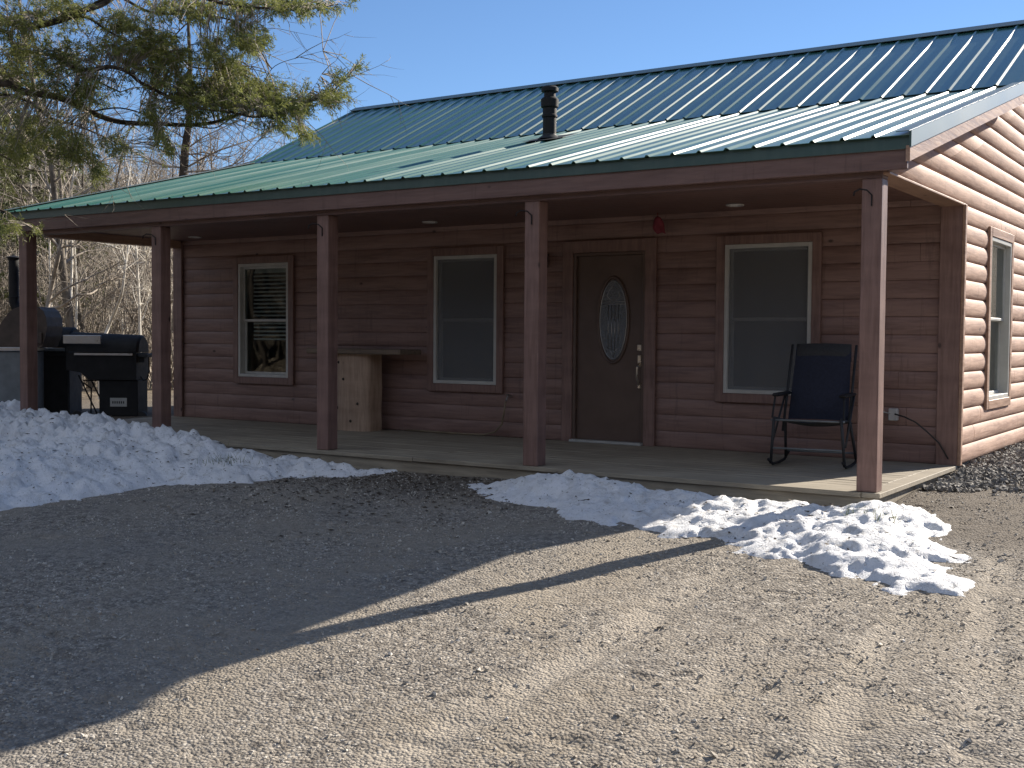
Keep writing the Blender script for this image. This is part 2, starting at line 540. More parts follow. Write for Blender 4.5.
def bark(name, a, b, sc=8):
    m = NT(name, 0.85, 0, 0.2)
    v = m.map((1, 1, 0.35))
    n = m.noise(v, sc, 5, 0.7)
    m.col(m.ramp(n, [(0.35, a), (0.65, b)])); m.bump(n, 0.5, 0.02)
    return m.mat


def leaf(name, a, b, trans=0.35):
    m = NT(name, 0.55, 0, 0.3)
    v = m.map()
    n = m.noise(v, 2.3, 4); n2 = m.noise(v, 30, 2)
    c = m.ramp(m.math('ADD', m.math('MULTIPLY', n, 0.7), m.math('MULTIPLY', n2, 0.35)), [(0.35, a), (0.68, b)])
    m.col(c)
    tl = m.n('ShaderNodeBsdfTranslucent'); m.l(c, tl.inputs['Color'])
    mx = m.n('ShaderNodeMixShader'); mx.inputs[0].default_value = trans
    m.l(m.b.outputs[0], mx.inputs[1]); m.l(tl.outputs[0], mx.inputs[2])
    m.l(mx.outputs[0], m.t.nodes['Material Output'].inputs['Surface'])
    return m.mat


M['ground'] = ground_mat(); M['snow'] = snow_mat()
M['bark'] = bark('grey_bark', (0.08, 0.066, 0.052), (0.20, 0.175, 0.145))
M['bark_dark'] = bark('dark_bark', (0.028, 0.023, 0.019), (0.085, 0.07, 0.056))
M['birch'] = bark('pale_bark', (0.48, 0.44, 0.37), (0.82, 0.78, 0.70), 5)
M['twig'] = bark('twig_bark', (0.17, 0.145, 0.12), (0.42, 0.37, 0.31))
M['needle'] = leaf('pine_needles', (0.065, 0.09, 0.028), (0.29, 0.30, 0.09), 0.45)
M['needle_far'] = leaf('far_needles', (0.06, 0.075, 0.03), (0.17, 0.18, 0.065), 0.3)
M['grass'] = leaf('grass_blades', (0.07, 0.10, 0.02), (0.16, 0.17, 0.05), 0.3)
M['litter'] = simple('dead_leaves', (0.06, 0.042, 0.026), 0.8, var=0.5, scale=25)


def stone_mat(name, cs):
    m = NT(name, 0.85, 0, 0.3)
    m.col(m.ramp(m.voro(m.map(), 28, 'Color'), [(0.1, cs[0]), (0.5, cs[1]), (0.9, cs[2])]))
    m.bump(m.noise(m.map(), 60, 3), 0.4, 0.004)
    return m.mat


M['pebble'] = stone_mat('pebbles', ((0.22, 0.195, 0.165), (0.38, 0.34, 0.28), (0.62, 0.58, 0.51)))
M['slate'] = stone_mat('dark_crushed_stone', ((0.08, 0.075, 0.07), (0.18, 0.17, 0.155), (0.36, 0.34, 0.30)))

# ------------------------------------------------------------------ ground sheet
def grid_axis(lo, hi, step, far):
    a = np.arange(lo, hi, step)
    k = [step]
    out = []
    p = hi; s = step
    while p < far:
        out.append(p); s *= 1.16; p += s
    out.append(far)
    left = []
    p = lo - step; s = step
    while p > -far:
        left.append(p); s *= 1.16; p -= s
    left.append(-far)
    return np.array(left[::-1] + list(a) + out)


def grid_mesh(name, X, Y, Z, mat, keep=None, smooth=True):
    ny, nx = X.shape
    idx = np.arange(nx * ny).reshape(ny, nx)
    q = np.stack([idx[:-1, :-1], idx[:-1, 1:], idx[1:, 1:], idx[1:, :-1]], -1).reshape(-1, 4)
    V = np.stack([X, Y, Z], -1).reshape(-1, 3)
    if keep is not None:
        kf = (keep[:-1, :-1] & keep[:-1, 1:] & keep[1:, 1:] & keep[1:, :-1]).reshape(-1)
        q = q[kf]
        used = np.unique(q); rm = np.full(len(V), -1); rm[used] = np.arange(len(used))
        V = V[used]; q = rm[q]
    me = bpy.data.meshes.new(name)
    me.from_pydata(V.tolist(), [], q.tolist())
    me.materials.append(mat)
    me.polygons.foreach_set('use_smooth', [smooth] * len(me.polygons))
    me.update()
    o = bpy.data.objects.new(name, me); COL.objects.link(o)
    return o


def on_ground(u, v):
    d = FWD + (u - 512) / FPX * RGT - (v - 384) / FPX * UPV
    t = 3.0
    for _ in range(30):
        p = CAM + t * d; t += (p[2] - float(ground_base(p[0], p[1]))) / max(0.05, -d[2]) * 0.8
    return CAM + t * d


TRACKS = [[tuple(on_ground(u, v)[:2]) for u, v in pl] for pl in (
    [(730, 570), (690, 590), (600, 650), (480, 710), (380, 766)], [(850, 600), (800, 620), (740, 660), (680, 720), (640, 766)],
    [(1000, 560), (988, 620), (978, 700), (972, 766)], [(905, 620), (880, 650), (850, 700), (815, 766)])]


def track_dist(x, y, pl):
    d = np.full(np.shape(x), 1e9)
    ext = [tuple(np.array(pl[0]) * 1.0)] + pl[1:] + [tuple(2 * np.array(pl[-1]) - np.array(pl[-2]))]
    for (x0, y0), (x1, y1) in zip(ext[:-1], ext[1:]):
        ex, ey = x1 - x0, y1 - y0
        t = np.clip(((x - x0) * ex + (y - y0) * ey) / (ex * ex + ey * ey), 0, 1)
        d = np.minimum(d, np.hypot(x - x0 - t * ex, y - y0 - t * ey))
    return d


def tracks(x, y):
    x = np.asarray(x, float); y = np.asarray(y, float)
    x = x + 0.05 * fbm(x, y, 0.5, 3, 301); m_ = 0
    for k, pl in enumerate(TRACKS):
        m_ = np.maximum(m_, (1 - sstep(0.05, (0.17, 0.12, 0.10, 0.12)[k], track_dist(x, y, pl))) * (1.0, 0.7, 0.6, 0.7)[k])
    return m_ * (0.45 + 0.55 * sstep(-0.25, 0.2, fbm(x, y, 0.35, 3, 303)))


def ruts(x, y):
    """wheel ruts and scuffs of the drive, running from the lower left up towards the house side"""
    h = 0
    d = (x * math.cos(0.25) - y * math.sin(0.25)) + 0.25 * fbm(x, y, 2.5, 2, 31)
    for c, wd, dp in ((1.32, 0.10, 0.018), (1.62, 0.09, 0.012), (2.55, 0.12, 0.02), (0.25, 0.14, 0.012), (-0.9, 0.12, 0.008)):
        h = h - dp * np.exp(-((d - c) / wd) ** 2) + dp * 0.6 * np.exp(-((np.abs(d - c) - wd * 1.6) / (wd * 0.6)) ** 2)
    return h


def ground_detail(x, y):
    h = 0.012 * fbm(x, y, 0.55, 4, 3) + 0.03 * fbm(x, y, 2.6, 3, 4)
    n = fbm(x * 0.8 + y * 0.3, y * 1.7 - x * 0.5, 0.16, 3, 77)
    h = h - 0.020 * sstep(0.42, 0.62, n) * sstep(-0.15, 0.2, fbm(x, y, 1.3, 2, 78))     # little pits and clods
    return h * (1 - 0.5 * tracks(x, y)) - 0.022 * tracks(x, y)


def ground_z(x, y):
    return ground_base(x, y) + ground_detail(x, y)


gx = grid_axis(-7.5, 4.0, 0.032, 900)
gy = grid_axis(-7.2, 0.4, 0.032, 900)
GX, GY = np.meshgrid(gx, gy)
GZ = ground_base(GX, GY)
near = 1 - sstep(10, 16, np.hypot(GX + 2, GY + 2))
GZ = GZ + near * ground_detail(GX, GY)
under = (GX > -10.45) & (GX < 0.0) & (GY > 0.12) & (GY < 11)
GZ = np.where(under, np.minimum(GZ, -0.25), GZ)
gobj = grid_mesh('ground', GX, GY, GZ, M['ground'])
at_ = gobj.data.attributes.new('track', 'FLOAT', 'POINT')
at_.data.foreach_set('value', (tracks(GX, GY) * near).reshape(-1).astype(np.float32))
tag(gobj, kind='structure')

# ------------------------------------------------------------------ the house
XL, D = -10.43, 2.4544
OXR, OXL = 0.2267, -10.60
EAVE_Y, EAVE_Z = -0.10, 2.6068
BRK_Y, BRK_Z = 4.0169, 3.7023
RDG_Y, RDG_Z = 6.3928, 4.8917
BACK_Y = 10.95
S1 = (BRK_Z - EAVE_Z) / (BRK_Y - EAVE_Y)
S2 = (RDG_Z - BRK_Z) / (RDG_Y - BRK_Y)
H = empty('log_house', (0, 0, 0), 'single-storey reddish-brown log-sided house with green metal roof and long covered porch', 'house')


def roof_top(y):
    if y < BRK_Y: return EAVE_Z + S1 * (y - EAVE_Y)
    if y < RDG_Y: return BRK_Z + S2 * (y - BRK_Y)
    return RDG_Z - S2 * (y - RDG_Y)


COURSE = 0.1693


def bulge(z):
    t = (z / COURSE) % 1.0
    t = min(max(t, 0.02), 0.98)
    return 0.045 * math.sqrt(max(0, 1 - ((t - 0.5) / 0.54) ** 2)) ** 0.9


def course_rows(z0, z1):
    rows = []
    k0 = int(math.floor(z0 / COURSE + 1e-6)); k1 = int(math.ceil(z1 / COURSE - 1e-6))
    for k in range(k0, k1):
        ts = [0.0, 0.02, 0.07, 0.16, 0.3, 0.5, 0.7, 0.84, 0.93, 0.98, 1.0]
        zs = [(k + t) * COURSE for t in ts]
        bs = [0.0] + [bulge(k * COURSE + t * COURSE) for t in ts[1:-1]] + [0.0]
        cl = [(z, b) for z, b in zip(zs, bs) if z0 - 1e-6 <= z <= z1 + 1e-6]
        if zs[0] < z0 - 1e-6: cl = [(z0, float(np.interp(z0, zs, bs)))] + cl
        if zs[-1] > z1 + 1e-6: cl = cl + [(z1, float(np.interp(z1, zs, bs)))]
        if cl: rows.append(cl)
    return rows


JR = random.Random(17)


def siding_front(mb, x0, x1, z0, z1):
    for r in course_rows(z0, z1):
        xs = [x0, x1]; js = []
        if x1 - x0 > 1.3 and JR.random() < 0.22:
            j = JR.uniform(x0 + 0.3, x1 - 0.3); js = [j]; xs = [x0, j - 0.002, j, j + 0.002, x1]
        pin = lambda q: 0.012 if q in js else 0.0
        n = len(xs)
        vs = [(x, D - b * 0.38 + pin(x), z) for z, b in r for x in xs]
        fs = [(i * n + j, i * n + j + 1, (i + 1) * n + j + 1, (i + 1) * n + j) for i in range(len(r) - 1) for j in range(n - 1)]
        mb.add(vs, fs)


def siding_side(mb, z0, z1, ylo, yhi):
    """ylo / yhi: functions of z"""
    for r in course_rows(z0, z1):
        vs = []
        jt = [(0.0, 0.0)]
        for c_ in sorted(JR.uniform(0.05, 0.95) for _ in range(2)):
            jt += [(c_ - 0.0006, 0.0), (c_, 0.014), (c_ + 0.0006, 0.0)]
        jt.append((1.0, 0.0)); n = len(jt)
        for z, b in r:
            a, c = ylo(z), yhi(z)
            if c < a: c = a
            for t_, q_ in jt: vs.append((max(0.0, b - q_), a + (c - a) * t_, z))
        fs = [(i * n + j, i * n + j + 1, (i + 1) * n + j + 1, (i + 1) * n + j) for i in range(len(r) - 1) for j in range(n - 1)]
        mb.add(vs, fs)


WZ0, WZ1 = 0.588, 2.081
WINX = [(-9.1923, -8.2805), (-5.9344, -5.0349), (-2.2584, -1.3538)]
DX0, DX1, DZ1 = -4.0265, -3.1527, 2.0538
CEIL = 2.425
mb = MB()
opens = [(a, b, WZ0, WZ1) for a, b in WINX] + [(DX0, DX1, 0.0, DZ1)]
opens.sort()
x = XL
for a, b, z0, z1 in opens:
    siding_front(mb, x, a, 0.0, CEIL)
    if z0 > 0: siding_front(mb, a, b, 0.0, z0)
    siding_front(mb, a, b, z1, CEIL)
    x = b
siding_front(mb, x, 0.0, 0.0, CEIL)
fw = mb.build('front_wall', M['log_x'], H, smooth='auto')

SY0, SY1, SZ0, SZ1 = 3.535, 4.53, 0.55, 2.16            # side window opening


def inv_low(z):   # y where the underside of the roof reaches z, front slopes
    z = z + 0.19
    if z <= BRK_Z: return EAVE_Y + (z - EAVE_Z) / S1
    return BRK_Y + (z - BRK_Z) / S2


def inv_back(z): return min(BACK_Y, RDG_Y + (RDG_Z - z - 0.19) / S2)


mb = MB()
siding_side(mb, 0.0, SZ0, lambda z: D, lambda z: BACK_Y)
siding_side(mb, SZ0, SZ1, lambda z: D, lambda z: SY0)
siding_side(mb, SZ0, SZ1, lambda z: SY1, lambda z: BACK_Y)
siding_side(mb, SZ1, 2.37, lambda z: D, lambda z: BACK_Y)
siding_side(mb, 2.37, RDG_Z - 0.2, lambda z: max(0.0, inv_low(z)), inv_back)
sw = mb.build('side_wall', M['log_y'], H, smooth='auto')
tag(sw, 'sunlit pale brown log siding on the gable end')
mb = MB()
mb.box((XL, D + 0.02, -0.3), (XL + 0.1, BACK_Y, 2.9))
mb.box((XL, BACK_Y - 0.1, -0.3), (-0.02, BACK_Y, 2.45))
mb.add([(XL, D, 2.4), (XL, BACK_Y, 2.4), (XL, RDG_Y, RDG_Z - 0.2), (XL, BRK_Y, BRK_Z - 0.2), (XL, 0, 2.42)], [(0, 1, 2, 3, 4)])
mb.build('back_wall', M['log_y'], H)
mb = MB()
mb.box((XL + 0.02, D + 0.05, -0.28), (-0.04, D + 0.2, -0.005))
mb.box((-0.15, D + 0.05, -0.28), (-0.012, BACK_Y, -0.005))
mb.build('foundation', M['slate'], H)
# rooms behind the windows
mb = MB()
ix0, ix1, iy0, iy1, iz0, iz1 = XL + 0.12, -0.12, D + 0.10, 6.5, 0.01, 2.41
mb.add([(ix0, iy0, iz0), (ix1, iy0, iz0), (ix1, iy1, iz0), (ix0, iy1, iz0), (ix0, iy0, iz1), (ix1, iy0, iz1), (ix1, iy1, iz1), (ix0, iy1, iz1)],
       [(0, 1, 2, 3), (4, 7, 6, 5), (2, 3, 7, 6), (3, 0, 4, 7), (1, 2, 6, 5)])
for xx in (-7.2, -2.9): mb.box((xx, iy0, iz0), (xx + 0.1, iy1, iz1))
for (a, b) in [(ix0, WINX[0][0]), (WINX[0][1], WINX[1][0]), (WINX[1][1], WINX[2][0]), (WINX[2][1], ix1)]:
    mb.box((a, iy0 - 0.03, iz0), (b, iy0 - 0.001, iz1))
mb.build('interior_wall', M['room'], H)

# corner boards
def part(name, mat, parent, *boxes, bev=0.004, label=None, smooth=False):
    b_ = MB()
    for a, c in boxes: b_.box(a, c, bev)
    o_ = b_.build(name, mat, parent, smooth=smooth)
    if label: o_['label'] = label
    return o_


part('corner_board', M['trim_z'], H, ((-0.16, D - 0.062, 0.0), (0.03, D - 0.035, 2.36)))
part('corner_board', M['trim_y'], H, ((0.0315, D - 0.062, 0.0), (0.062, D + 0.0, 2.36)))
part('corner_board', M['trim_z'], H, ((XL - 0.03, D - 0.062, 0.0), (XL + 0.14, D - 0.03, 2.40)))
part('gable_ledge', M['trim_y'], H, ((-0.16, 0.02, 2.350), (0.05, D - 0.0, 2.369)), label='sunlit board under the gable siding over the porch end')

# porch: ceiling, beams, fascia, posts
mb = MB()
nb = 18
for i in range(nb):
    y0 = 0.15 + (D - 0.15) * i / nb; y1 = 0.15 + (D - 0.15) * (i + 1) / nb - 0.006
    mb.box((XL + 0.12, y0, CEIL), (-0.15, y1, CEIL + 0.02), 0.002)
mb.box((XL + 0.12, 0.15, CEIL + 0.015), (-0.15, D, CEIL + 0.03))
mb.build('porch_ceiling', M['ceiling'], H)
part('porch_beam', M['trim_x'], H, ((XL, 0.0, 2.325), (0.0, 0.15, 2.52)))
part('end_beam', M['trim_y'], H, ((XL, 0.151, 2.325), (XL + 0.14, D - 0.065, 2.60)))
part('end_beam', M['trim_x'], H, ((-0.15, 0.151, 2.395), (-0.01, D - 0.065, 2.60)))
PX = [0.0, -2.9667, -5.4175, -7.8782, -10.2971]
PWD = 0.1496
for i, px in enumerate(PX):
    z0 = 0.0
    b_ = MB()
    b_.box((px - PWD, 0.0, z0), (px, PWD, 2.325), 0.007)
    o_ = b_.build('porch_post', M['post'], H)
    # plant hook near the top of the post
    if i in (0, 1, 2, 3):
        hk = MB()
        hx = px - PWD * 0.62
        pts = [(hx, -0.002, 2.2), (hx - 0.01, -0.03, 2.235), (hx - 0.05, -0.07, 2.24), (hx - 0.085, -0.085, 2.22), (hx - 0.09, -0.085, 2.19)]
        pts = [(hx + 0.02, -0.006, 2.12), (hx + 0.02, -0.006, 2.2)] + pts[1:]
        hk.tube(pts, 0.006, 6)
        hk.build('plant_hook', M['black'], H)
# fascia and flashing
part('fascia_board', M['trim_x'], H, ((OXL + 0.02, -0.075, 2.365), (OXR - 0.03, -0.04, EAVE_Z - 0.012)))
part('eave_flashing', M['flash'], H, ((OXL + 0.01, -0.092, 2.505), (OXR - 0.005, -0.077, EAVE_Z - 0.006)), bev=0.002)


# ribbed metal roof: profile across x
def rib_profile(x0, x1, pitch=0.2286, h=0.017, seed=1):
    rp = random.Random(seed)
    pts = [(x0, 0)]
    x_ = x0 + 0.03
    while x_ + 0.07 < x1:
        e1 = rp.choice((0.011, 0.013, 0.014, 0.016, 0.018, 0.024)); hh = h * rp.uniform(0.9, 1.05)
        pts += [(x_, 0), (x_ + 0.014, hh), (x_ + 0.03, hh), (x_ + 0.03 + e1, 0)]
        x_ += pitch
    pts.append((x1, 0))
    return pts


def roof_sheet(y0, z0, y1, z1, name, mat, lift=0.0, wavy=0.0):
    prof = rib_profile(OXL, OXR, seed=len(name))
    nseg = 14
    L = math.hypot(y1 - y0, z1 - z0); ny, nz = -(z1 - z0) / L, (y1 - y0) / L
    if nz < 0: ny, nz = -ny, -nz
    mb_ = MB(); vs = []
    n = len(prof)
    P0 = np.array(prof)
    for i in range(nseg + 1):
        t = i / nseg
        for k in range(n):
            h = P0[k, 1] + lift
            y_ = y0 + (y1 - y0) * t; z_ = z0 + (z1 - z0) * t
            vs.append((P0[k, 0], y_ + ny * h, z_ + nz * h))
    fs = [(i * n + k, i * n + k + 1, (i + 1) * n + k + 1, (i + 1) * n + k) for i in range(nseg) for k in range(n - 1)]
    b = len(vs)
    vs2 = [(a, y_ - ny * 0.004, z_ - nz * 0.004) for a, y_, z_ in vs]
    fs2 = [tuple(j + b for j in f[::-1]) for f in fs]
    edge = [(k, k + b, k + 1 + b, k + 1) for k in range(n - 1)]
    mb_.add(vs + vs2, fs + fs2 + edge)
    return mb_.build(name, mat, H)


roof_sheet(EAVE_Y - 0.03, EAVE_Z - 0.03 * S1, BRK_Y + 0.15, BRK_Z + 0.15 * S1 - 0.0, 'porch_roof', M['roof'])
ur = roof_sheet(BRK_Y - 0.07, BRK_Z - 0.07 * S2 + 0.035, RDG_Y, RDG_Z + 0.02, 'main_roof', M['roof_upper'])
roof_sheet(BACK_Y + 0.2, RDG_Z + 0.02 - S2 * (BACK_Y + 0.2 - RDG_Y), RDG_Y, RDG_Z + 0.02, 'rear_roof', M['roof'])
# roof deck below the metal (keeps light out), rake boards
mb = MB()
prof = [(EAVE_Y + 0.02, EAVE_Z - 0.02), (BRK_Y, BRK_Z - 0.01), (RDG_Y, RDG_Z - 0.01), (BACK_Y + 0.15, RDG_Z - 0.02 - S2 * (BACK_Y + 0.15 - RDG_Y))]
low = [(a, b - 0.05) for a, b in prof][::-1]
mb.prism(prof + low, lambda p: (OXL + 0.03, p[0], p[1]), lambda p: (OXR - 0.035, p[0], p[1]))
recalc(mb.build('roof_deck', M['ceiling'], H))


def rake(xa, xb, top, bot, name, mat, label=None, ys=(EAVE_Y - 0.03, BRK_Y, RDG_Y, BACK_Y + 0.2)):
    mb_ = MB()
    up = [(y_, roof_top(y_) + top) for y_ in ys]
    dn = [(y_, roof_top(y_) + bot) for y_ in ys][::-1]
    mb_.prism(up + dn, lambda p: (xa, p[0], p[1]), lambda p: (xb, p[0], p[1]))
    o_ = recalc(mb_.build(name, mat, H))
    if label: o_['label'] = label
    return o_


rake(OXR - 0.034, OXR - 0.004, -0.08, -0.193, 'rake_board', M['trim_y'], 'sunlit tan rake board below the flashing', (EAVE_Y + 0.0, BRK_Y, RDG_Y, BACK_Y + 0.18))
rake(OXR - 0.003, OXR + 0.012, 0.028, -0.088, 'rake_flashing', M['flash'])
rake(OXR - 0.10, OXR - 0.0035, 0.024, 0.030, 'rake_flashing', M['flash'])
rake(OXL + 0.004, OXL + 0.034, -0.08, -0.193, 'rake_board', M['trim_y'], None, (EAVE_Y + 0.0, BRK_Y, RDG_Y, BACK_Y + 0.18))
rake(OXL - 0.012, OXL + 0.003, 0.028, -0.088, 'rake_flashing', M['flash'])
rake(OXL + 0.0035, OXL + 0.10, 0.024, 0.030, 'rake_flashing', M['flash'])
# boxed soffit under the rake
mb = MB()
ys = (EAVE_Y + 0.075, BRK_Y, RDG_Y, BACK_Y)
mb.prism([(y_, roof_top(y_) - 0.165) for y_ in ys] + [(y_, roof_top(y_) - 0.18) for y_ in ys][::-1], lambda p: (-0.12, p[0], p[1]), lambda p: (OXR - 0.036, p[0], p[1]))
recalc(mb.build('rake_soffit', M['trim_y'], H))
mb = MB()
for (ya, yb) in ((RDG_Y - 0.17, RDG_Y), (RDG_Y, RDG_Y + 0.17)):
    mb.prism([(0, 0), (1, 0), (1, 1), (0, 1)],
             lambda p: (OXL - 0.014, ya + (yb - ya) * p[0], roof_top(ya + (yb - ya) * p[0]) + 0.046 + 0.006 * p[1]),
             lambda p: (OXR + 0.014, ya + (yb - ya) * p[0], roof_top(ya + (yb - ya) * p[0]) + 0.046 + 0.006 * p[1]))
recalc(mb.build('ridge_cap', M['flash'], H))

# porch floor
mb = MB()
ya = -0.03
nb = 17
bw = (D - 0.02 - ya) / nb
for i in range(nb):
    y0 = ya + i * bw
    segs = [XL - 0.1, XL + 2.4 + (i % 3) * 0.9, XL + 6.1 + (i % 2) * 1.1, -0.105]
    for k in range(3):
        dz = random.uniform(-0.002, 0.002)
        mb.box((segs[k] + 0.002, y0 + 0.003, -0.038 + dz), (segs[k + 1] - 0.002, y0 + bw - 0.003, 0.0 + dz), 0.003)
mb.box((-0.10, ya, -0.036), (0.035, D - 0.065, 0.002), 0.003)
deck = mb.build('porch_floor', M['deck'], H)
b_ = MB()
b_.box((XL - 0.08, 0.0, -0.26), (0.0, 0.038, -0.041), 0.003)
b_.box((-0.04, 0.0395, -0.26), (-0.002, D - 0.07, -0.041), 0.003)
b_.box((XL - 0.08, 0.0395, -0.26), (XL - 0.04, D - 0.07, -0.041), 0.003)
b_.build('rim_joist', M['deck'], H)


# windows: a frame mesh with casing, sashes and panes as its pieces
def window(x0, x1, z0, z1, yw, side=False):
    """front windows face -y at y = yw; the side window faces +x (mapped)"""
    cx = (x0 + x1) / 2
    loc = (yw, cx, z0) if side else (cx, yw, z0)
    W2 = (x1 - x0) / 2; Hh = z1 - z0

    def mk(name, mat, boxes, parent, bev=0.003):
        b2 = MB()
        for a, c in boxes:
            b2.box(a, c, bev)
        if side:
            b2.v = [(-y_, x_, z_) for x_, y_, z_ in b2.v]
        o2 = b2.build(name, mat, parent, world=False, org=(0, 0, 0))
        o2.parent = parent; o2.location = (0, 0, 0)
        return o2
    f = 0.04
    fr = mk('window', M['white'], [((-W2, -0.055, 0), (-W2 + f, 0.08, Hh)), ((W2 - f, -0.055, 0), (W2, 0.08, Hh)),
                                  ((-W2 + f, -0.055, 0), (W2 - f, 0.08, f)), ((-W2 + f, -0.055, Hh - f), (W2 - f, 0.08, Hh))], H)
    fr.location = loc
    mid = Hh / 2
    s = 0.028
    i0, i1 = -W2 + f, W2 - f
    mk('upper_sash', M['white'], [((i0, 0.0, mid - 0.012), (i0 + s, 0.03, Hh - f)), ((i1 - s, 0.0, mid - 0.012), (i1, 0.03, Hh - f)),
                                  ((i0 + s, 0.0, Hh - f - s), (i1 - s, 0.03, Hh - f)), ((i0 + s, 0.0, mid - 0.012), (i1 - s, 0.03, mid + 0.016))], fr)
    mk('lower_sash', M['white'], [((i0, 0.034, f), (i0 + s, 0.064, mid + 0.0)), ((i1 - s, 0.034, f), (i1, 0.064, mid)),
                                  ((i0 + s, 0.034, f), (i1 - s, 0.064, f + s)), ((i0 + s, 0.034, mid - 0.02), (i1 - s, 0.064, mid))], fr)
    mk('pane', M['glass'], [((i0 + s, 0.013, mid + 0.016), (i1 - s, 0.016, Hh - f - s))], fr, 0)
    mk('pane', M['glass'], [((i0 + s, 0.048, f + s), (i1 - s, 0.051, mid - 0.02))], fr, 0)
    if not side and x0 > -9: mk('muting_sheet', M['muting_sheet'], [((i0, -0.022, f), (i1, -0.021, Hh - f))], fr, 0)  # added grey sheet, no known part of the window: mutes the panes' reflections
    c = 0.09
    yc0, yc1 = -0.062, -0.030
    cm = M['trim_y'] if side else M['trim_z']
    mk('casing', cm, [((-W2 - c, yc0, -c), (-W2 - 0.002, yc1, Hh + c)), ((W2 + 0.002, yc0, -c), (W2 + c, yc1, Hh + c)),
                      ((-W2 - 0.002, yc0 - 0.003, -c), (W2 + 0.002, yc1, -0.002)), ((-W2 - 0.002, yc0 - 0.003, Hh + 0.002), (W2 + 0.002, yc1, Hh + c))], fr)
    return fr, mk, (i0, i1, Hh)


wins = []
for k, (a, b) in enumerate(WINX):
    wins.append(window(a, b, WZ0, WZ1, D))
fr, mk, (i0, i1, Hh) = wins[0]
fr['label'] = 'small front window with raised slatted blind, leftmost of the front wall'
sl_ = []
z_ = Hh - 0.12
while z_ > Hh * 0.32:
    sl_.append(((i0 + 0.12, 0.075, z_), (i1 - 0.03, 0.079, z_ + 0.022))); z_ -= 0.052
sl_.append(((i0 + 0.12, 0.10, Hh - 0.1), (i1 - 0.03, 0.135, Hh - 0.05)))
mk('blind', M['blind'], sl_, fr, 0)
wins[1][0]['label'] = 'front window in pale frame between second and third posts from the left'
wins[2][0]['label'] = 'front window in pale frame right of the door, behind the blue chair'
sfr, smk, (i0, i1, Hh) = window(SY0, SY1, SZ0, SZ1, 0.0, side=True)
sfr['label'] = 'window in sunlit gable wall with grey shade behind the glass'
smk('shade', M['shade'], [((i0 + 0.01, 0.13, 0.06), (i1 - 0.01, 0.14, Hh - 0.05))], sfr, 0)

# the door
mb = MB()
mb.box((DX0 + 0.035, D - 0.01, 0.03), (DX1 - 0.035, D + 0.035, DZ1 - 0.035), 0.003)
dcx = -3.5895
dr = mb.build('door', M['door'], H, org=(0, 0, 0))
part('door_frame', M['door'], H, ((DX0, D - 0.05, 0.0), (DX0 + 0.034, D + 0.06, DZ1)), ((DX1 - 0.034, D - 0.05, 0.0), (DX1, D + 0.06, DZ1)),
     ((DX0 + 0.034, D - 0.05, DZ1 - 0.034), (DX1 - 0.034, D + 0.06, DZ1)))
part('door_casing', M['trim_z'], H, ((DX0 - 0.13, D - 0.065, 0.0), (DX0 - 0.002, D - 0.035, DZ1 + 0.13)), ((DX1 + 0.002, D - 0.065, 0.0), (DX1 + 0.13, D - 0.035, DZ1 + 0.13)),
     ((DX0 - 0.002, D - 0.068, DZ1 + 0.002), (DX1 + 0.002, D - 0.035, DZ1 + 0.13)))
part('door_sill', M['plate'], H, ((DX0 + 0.0, D - 0.12, 0.003), (DX1, D - 0.012, 0.03)))
oc = np.array([-3.545, D - 0.012, 1.328]); oa, ob = 0.185, 0.46
g = MB()
n = 36
g.add([(oc[0], oc[1] - 0.004, oc[2])] + [(oc[0] + oa * 0.93 * math.cos(2 * math.pi * k / n), oc[1] - 0.004, oc[2] + ob * 0.93 * math.sin(2 * math.pi * k / n)) for k in range(n)],
      [(0, k + 1, (k + 1) % n + 1) for k in range(n)])
g.build('door_glass', M['leaded'], dr)
g = MB()
ring = [(oc[0] + oa * math.cos(2 * math.pi * k / n), oc[1] - 0.006, oc[2] + ob * math.sin(2 * math.pi * k / n)) for k in range(n + 1)]
g.tube(ring, 0.016, 6, False)
g.build('oval_frame', M['door'], dr, smooth=True)
g = MB()
ring = [(oc[0] + oa * 0.88 * math.cos(2 * math.pi * k / n), oc[1] - 0.008, oc[2] + ob * 0.9 * math.sin(2 * math.pi * k / n)) for k in range(n + 1)]
g.tube(ring, 0.0045, 5, False)
for dx in (-0.06, -0.02, 0.02, 0.06):
    hh = 0.29 if abs(dx) > 0.03 else 0.33
    g.tube([(oc[0] + dx, oc[1] - 0.008, oc[2] - hh), (oc[0] + dx, oc[1] - 0.008, oc[2] + 0.16)], 0.0035, 5)
g.tube([(oc[0] - 0.15, oc[1] - 0.008, oc[2] + 0.17), (oc[0] + 0.15, oc[1] - 0.008, oc[2] + 0.17)], 0.004, 5)
g.tube([(oc[0] - 0.14, oc[1] - 0.008, oc[2] + 0.2), (oc[0] + 0.14, oc[1] - 0.008, oc[2] + 0.2)], 0.004, 5)
for sg in (-1, 1):
    g.tube([(oc[0] + sg * 0.02, oc[1] - 0.008, oc[2] + 0.2), (oc[0] + sg * 0.08, oc[1] - 0.008, oc[2] + 0.26), (oc[0] + sg * 0.05, oc[1] - 0.008, oc[2] + 0.32), (oc[0], oc[1] - 0.008, oc[2] + 0.36)], 0.0035, 5)
    g.tube([(oc[0] + sg * 0.07, oc[1] - 0.008, oc[2] - 0.29), (oc[0] + sg * 0.02, oc[1] - 0.008, oc[2] - 0.34), (oc[0], oc[1] - 0.008, oc[2] - 0.4)], 0.0035, 5)
g.build('lead_tracery', M['steel'], dr, smooth=True)
g = MB()
hx = DX1 - 0.07
g.box((hx - 0.028, D - 0.03, 1.0), (hx + 0.028, D - 0.0105, 1.07), 0.006)
g.box((hx - 0.026, D - 0.028, 0.83), (hx + 0.026, D - 0.0105, 0.96), 0.008)
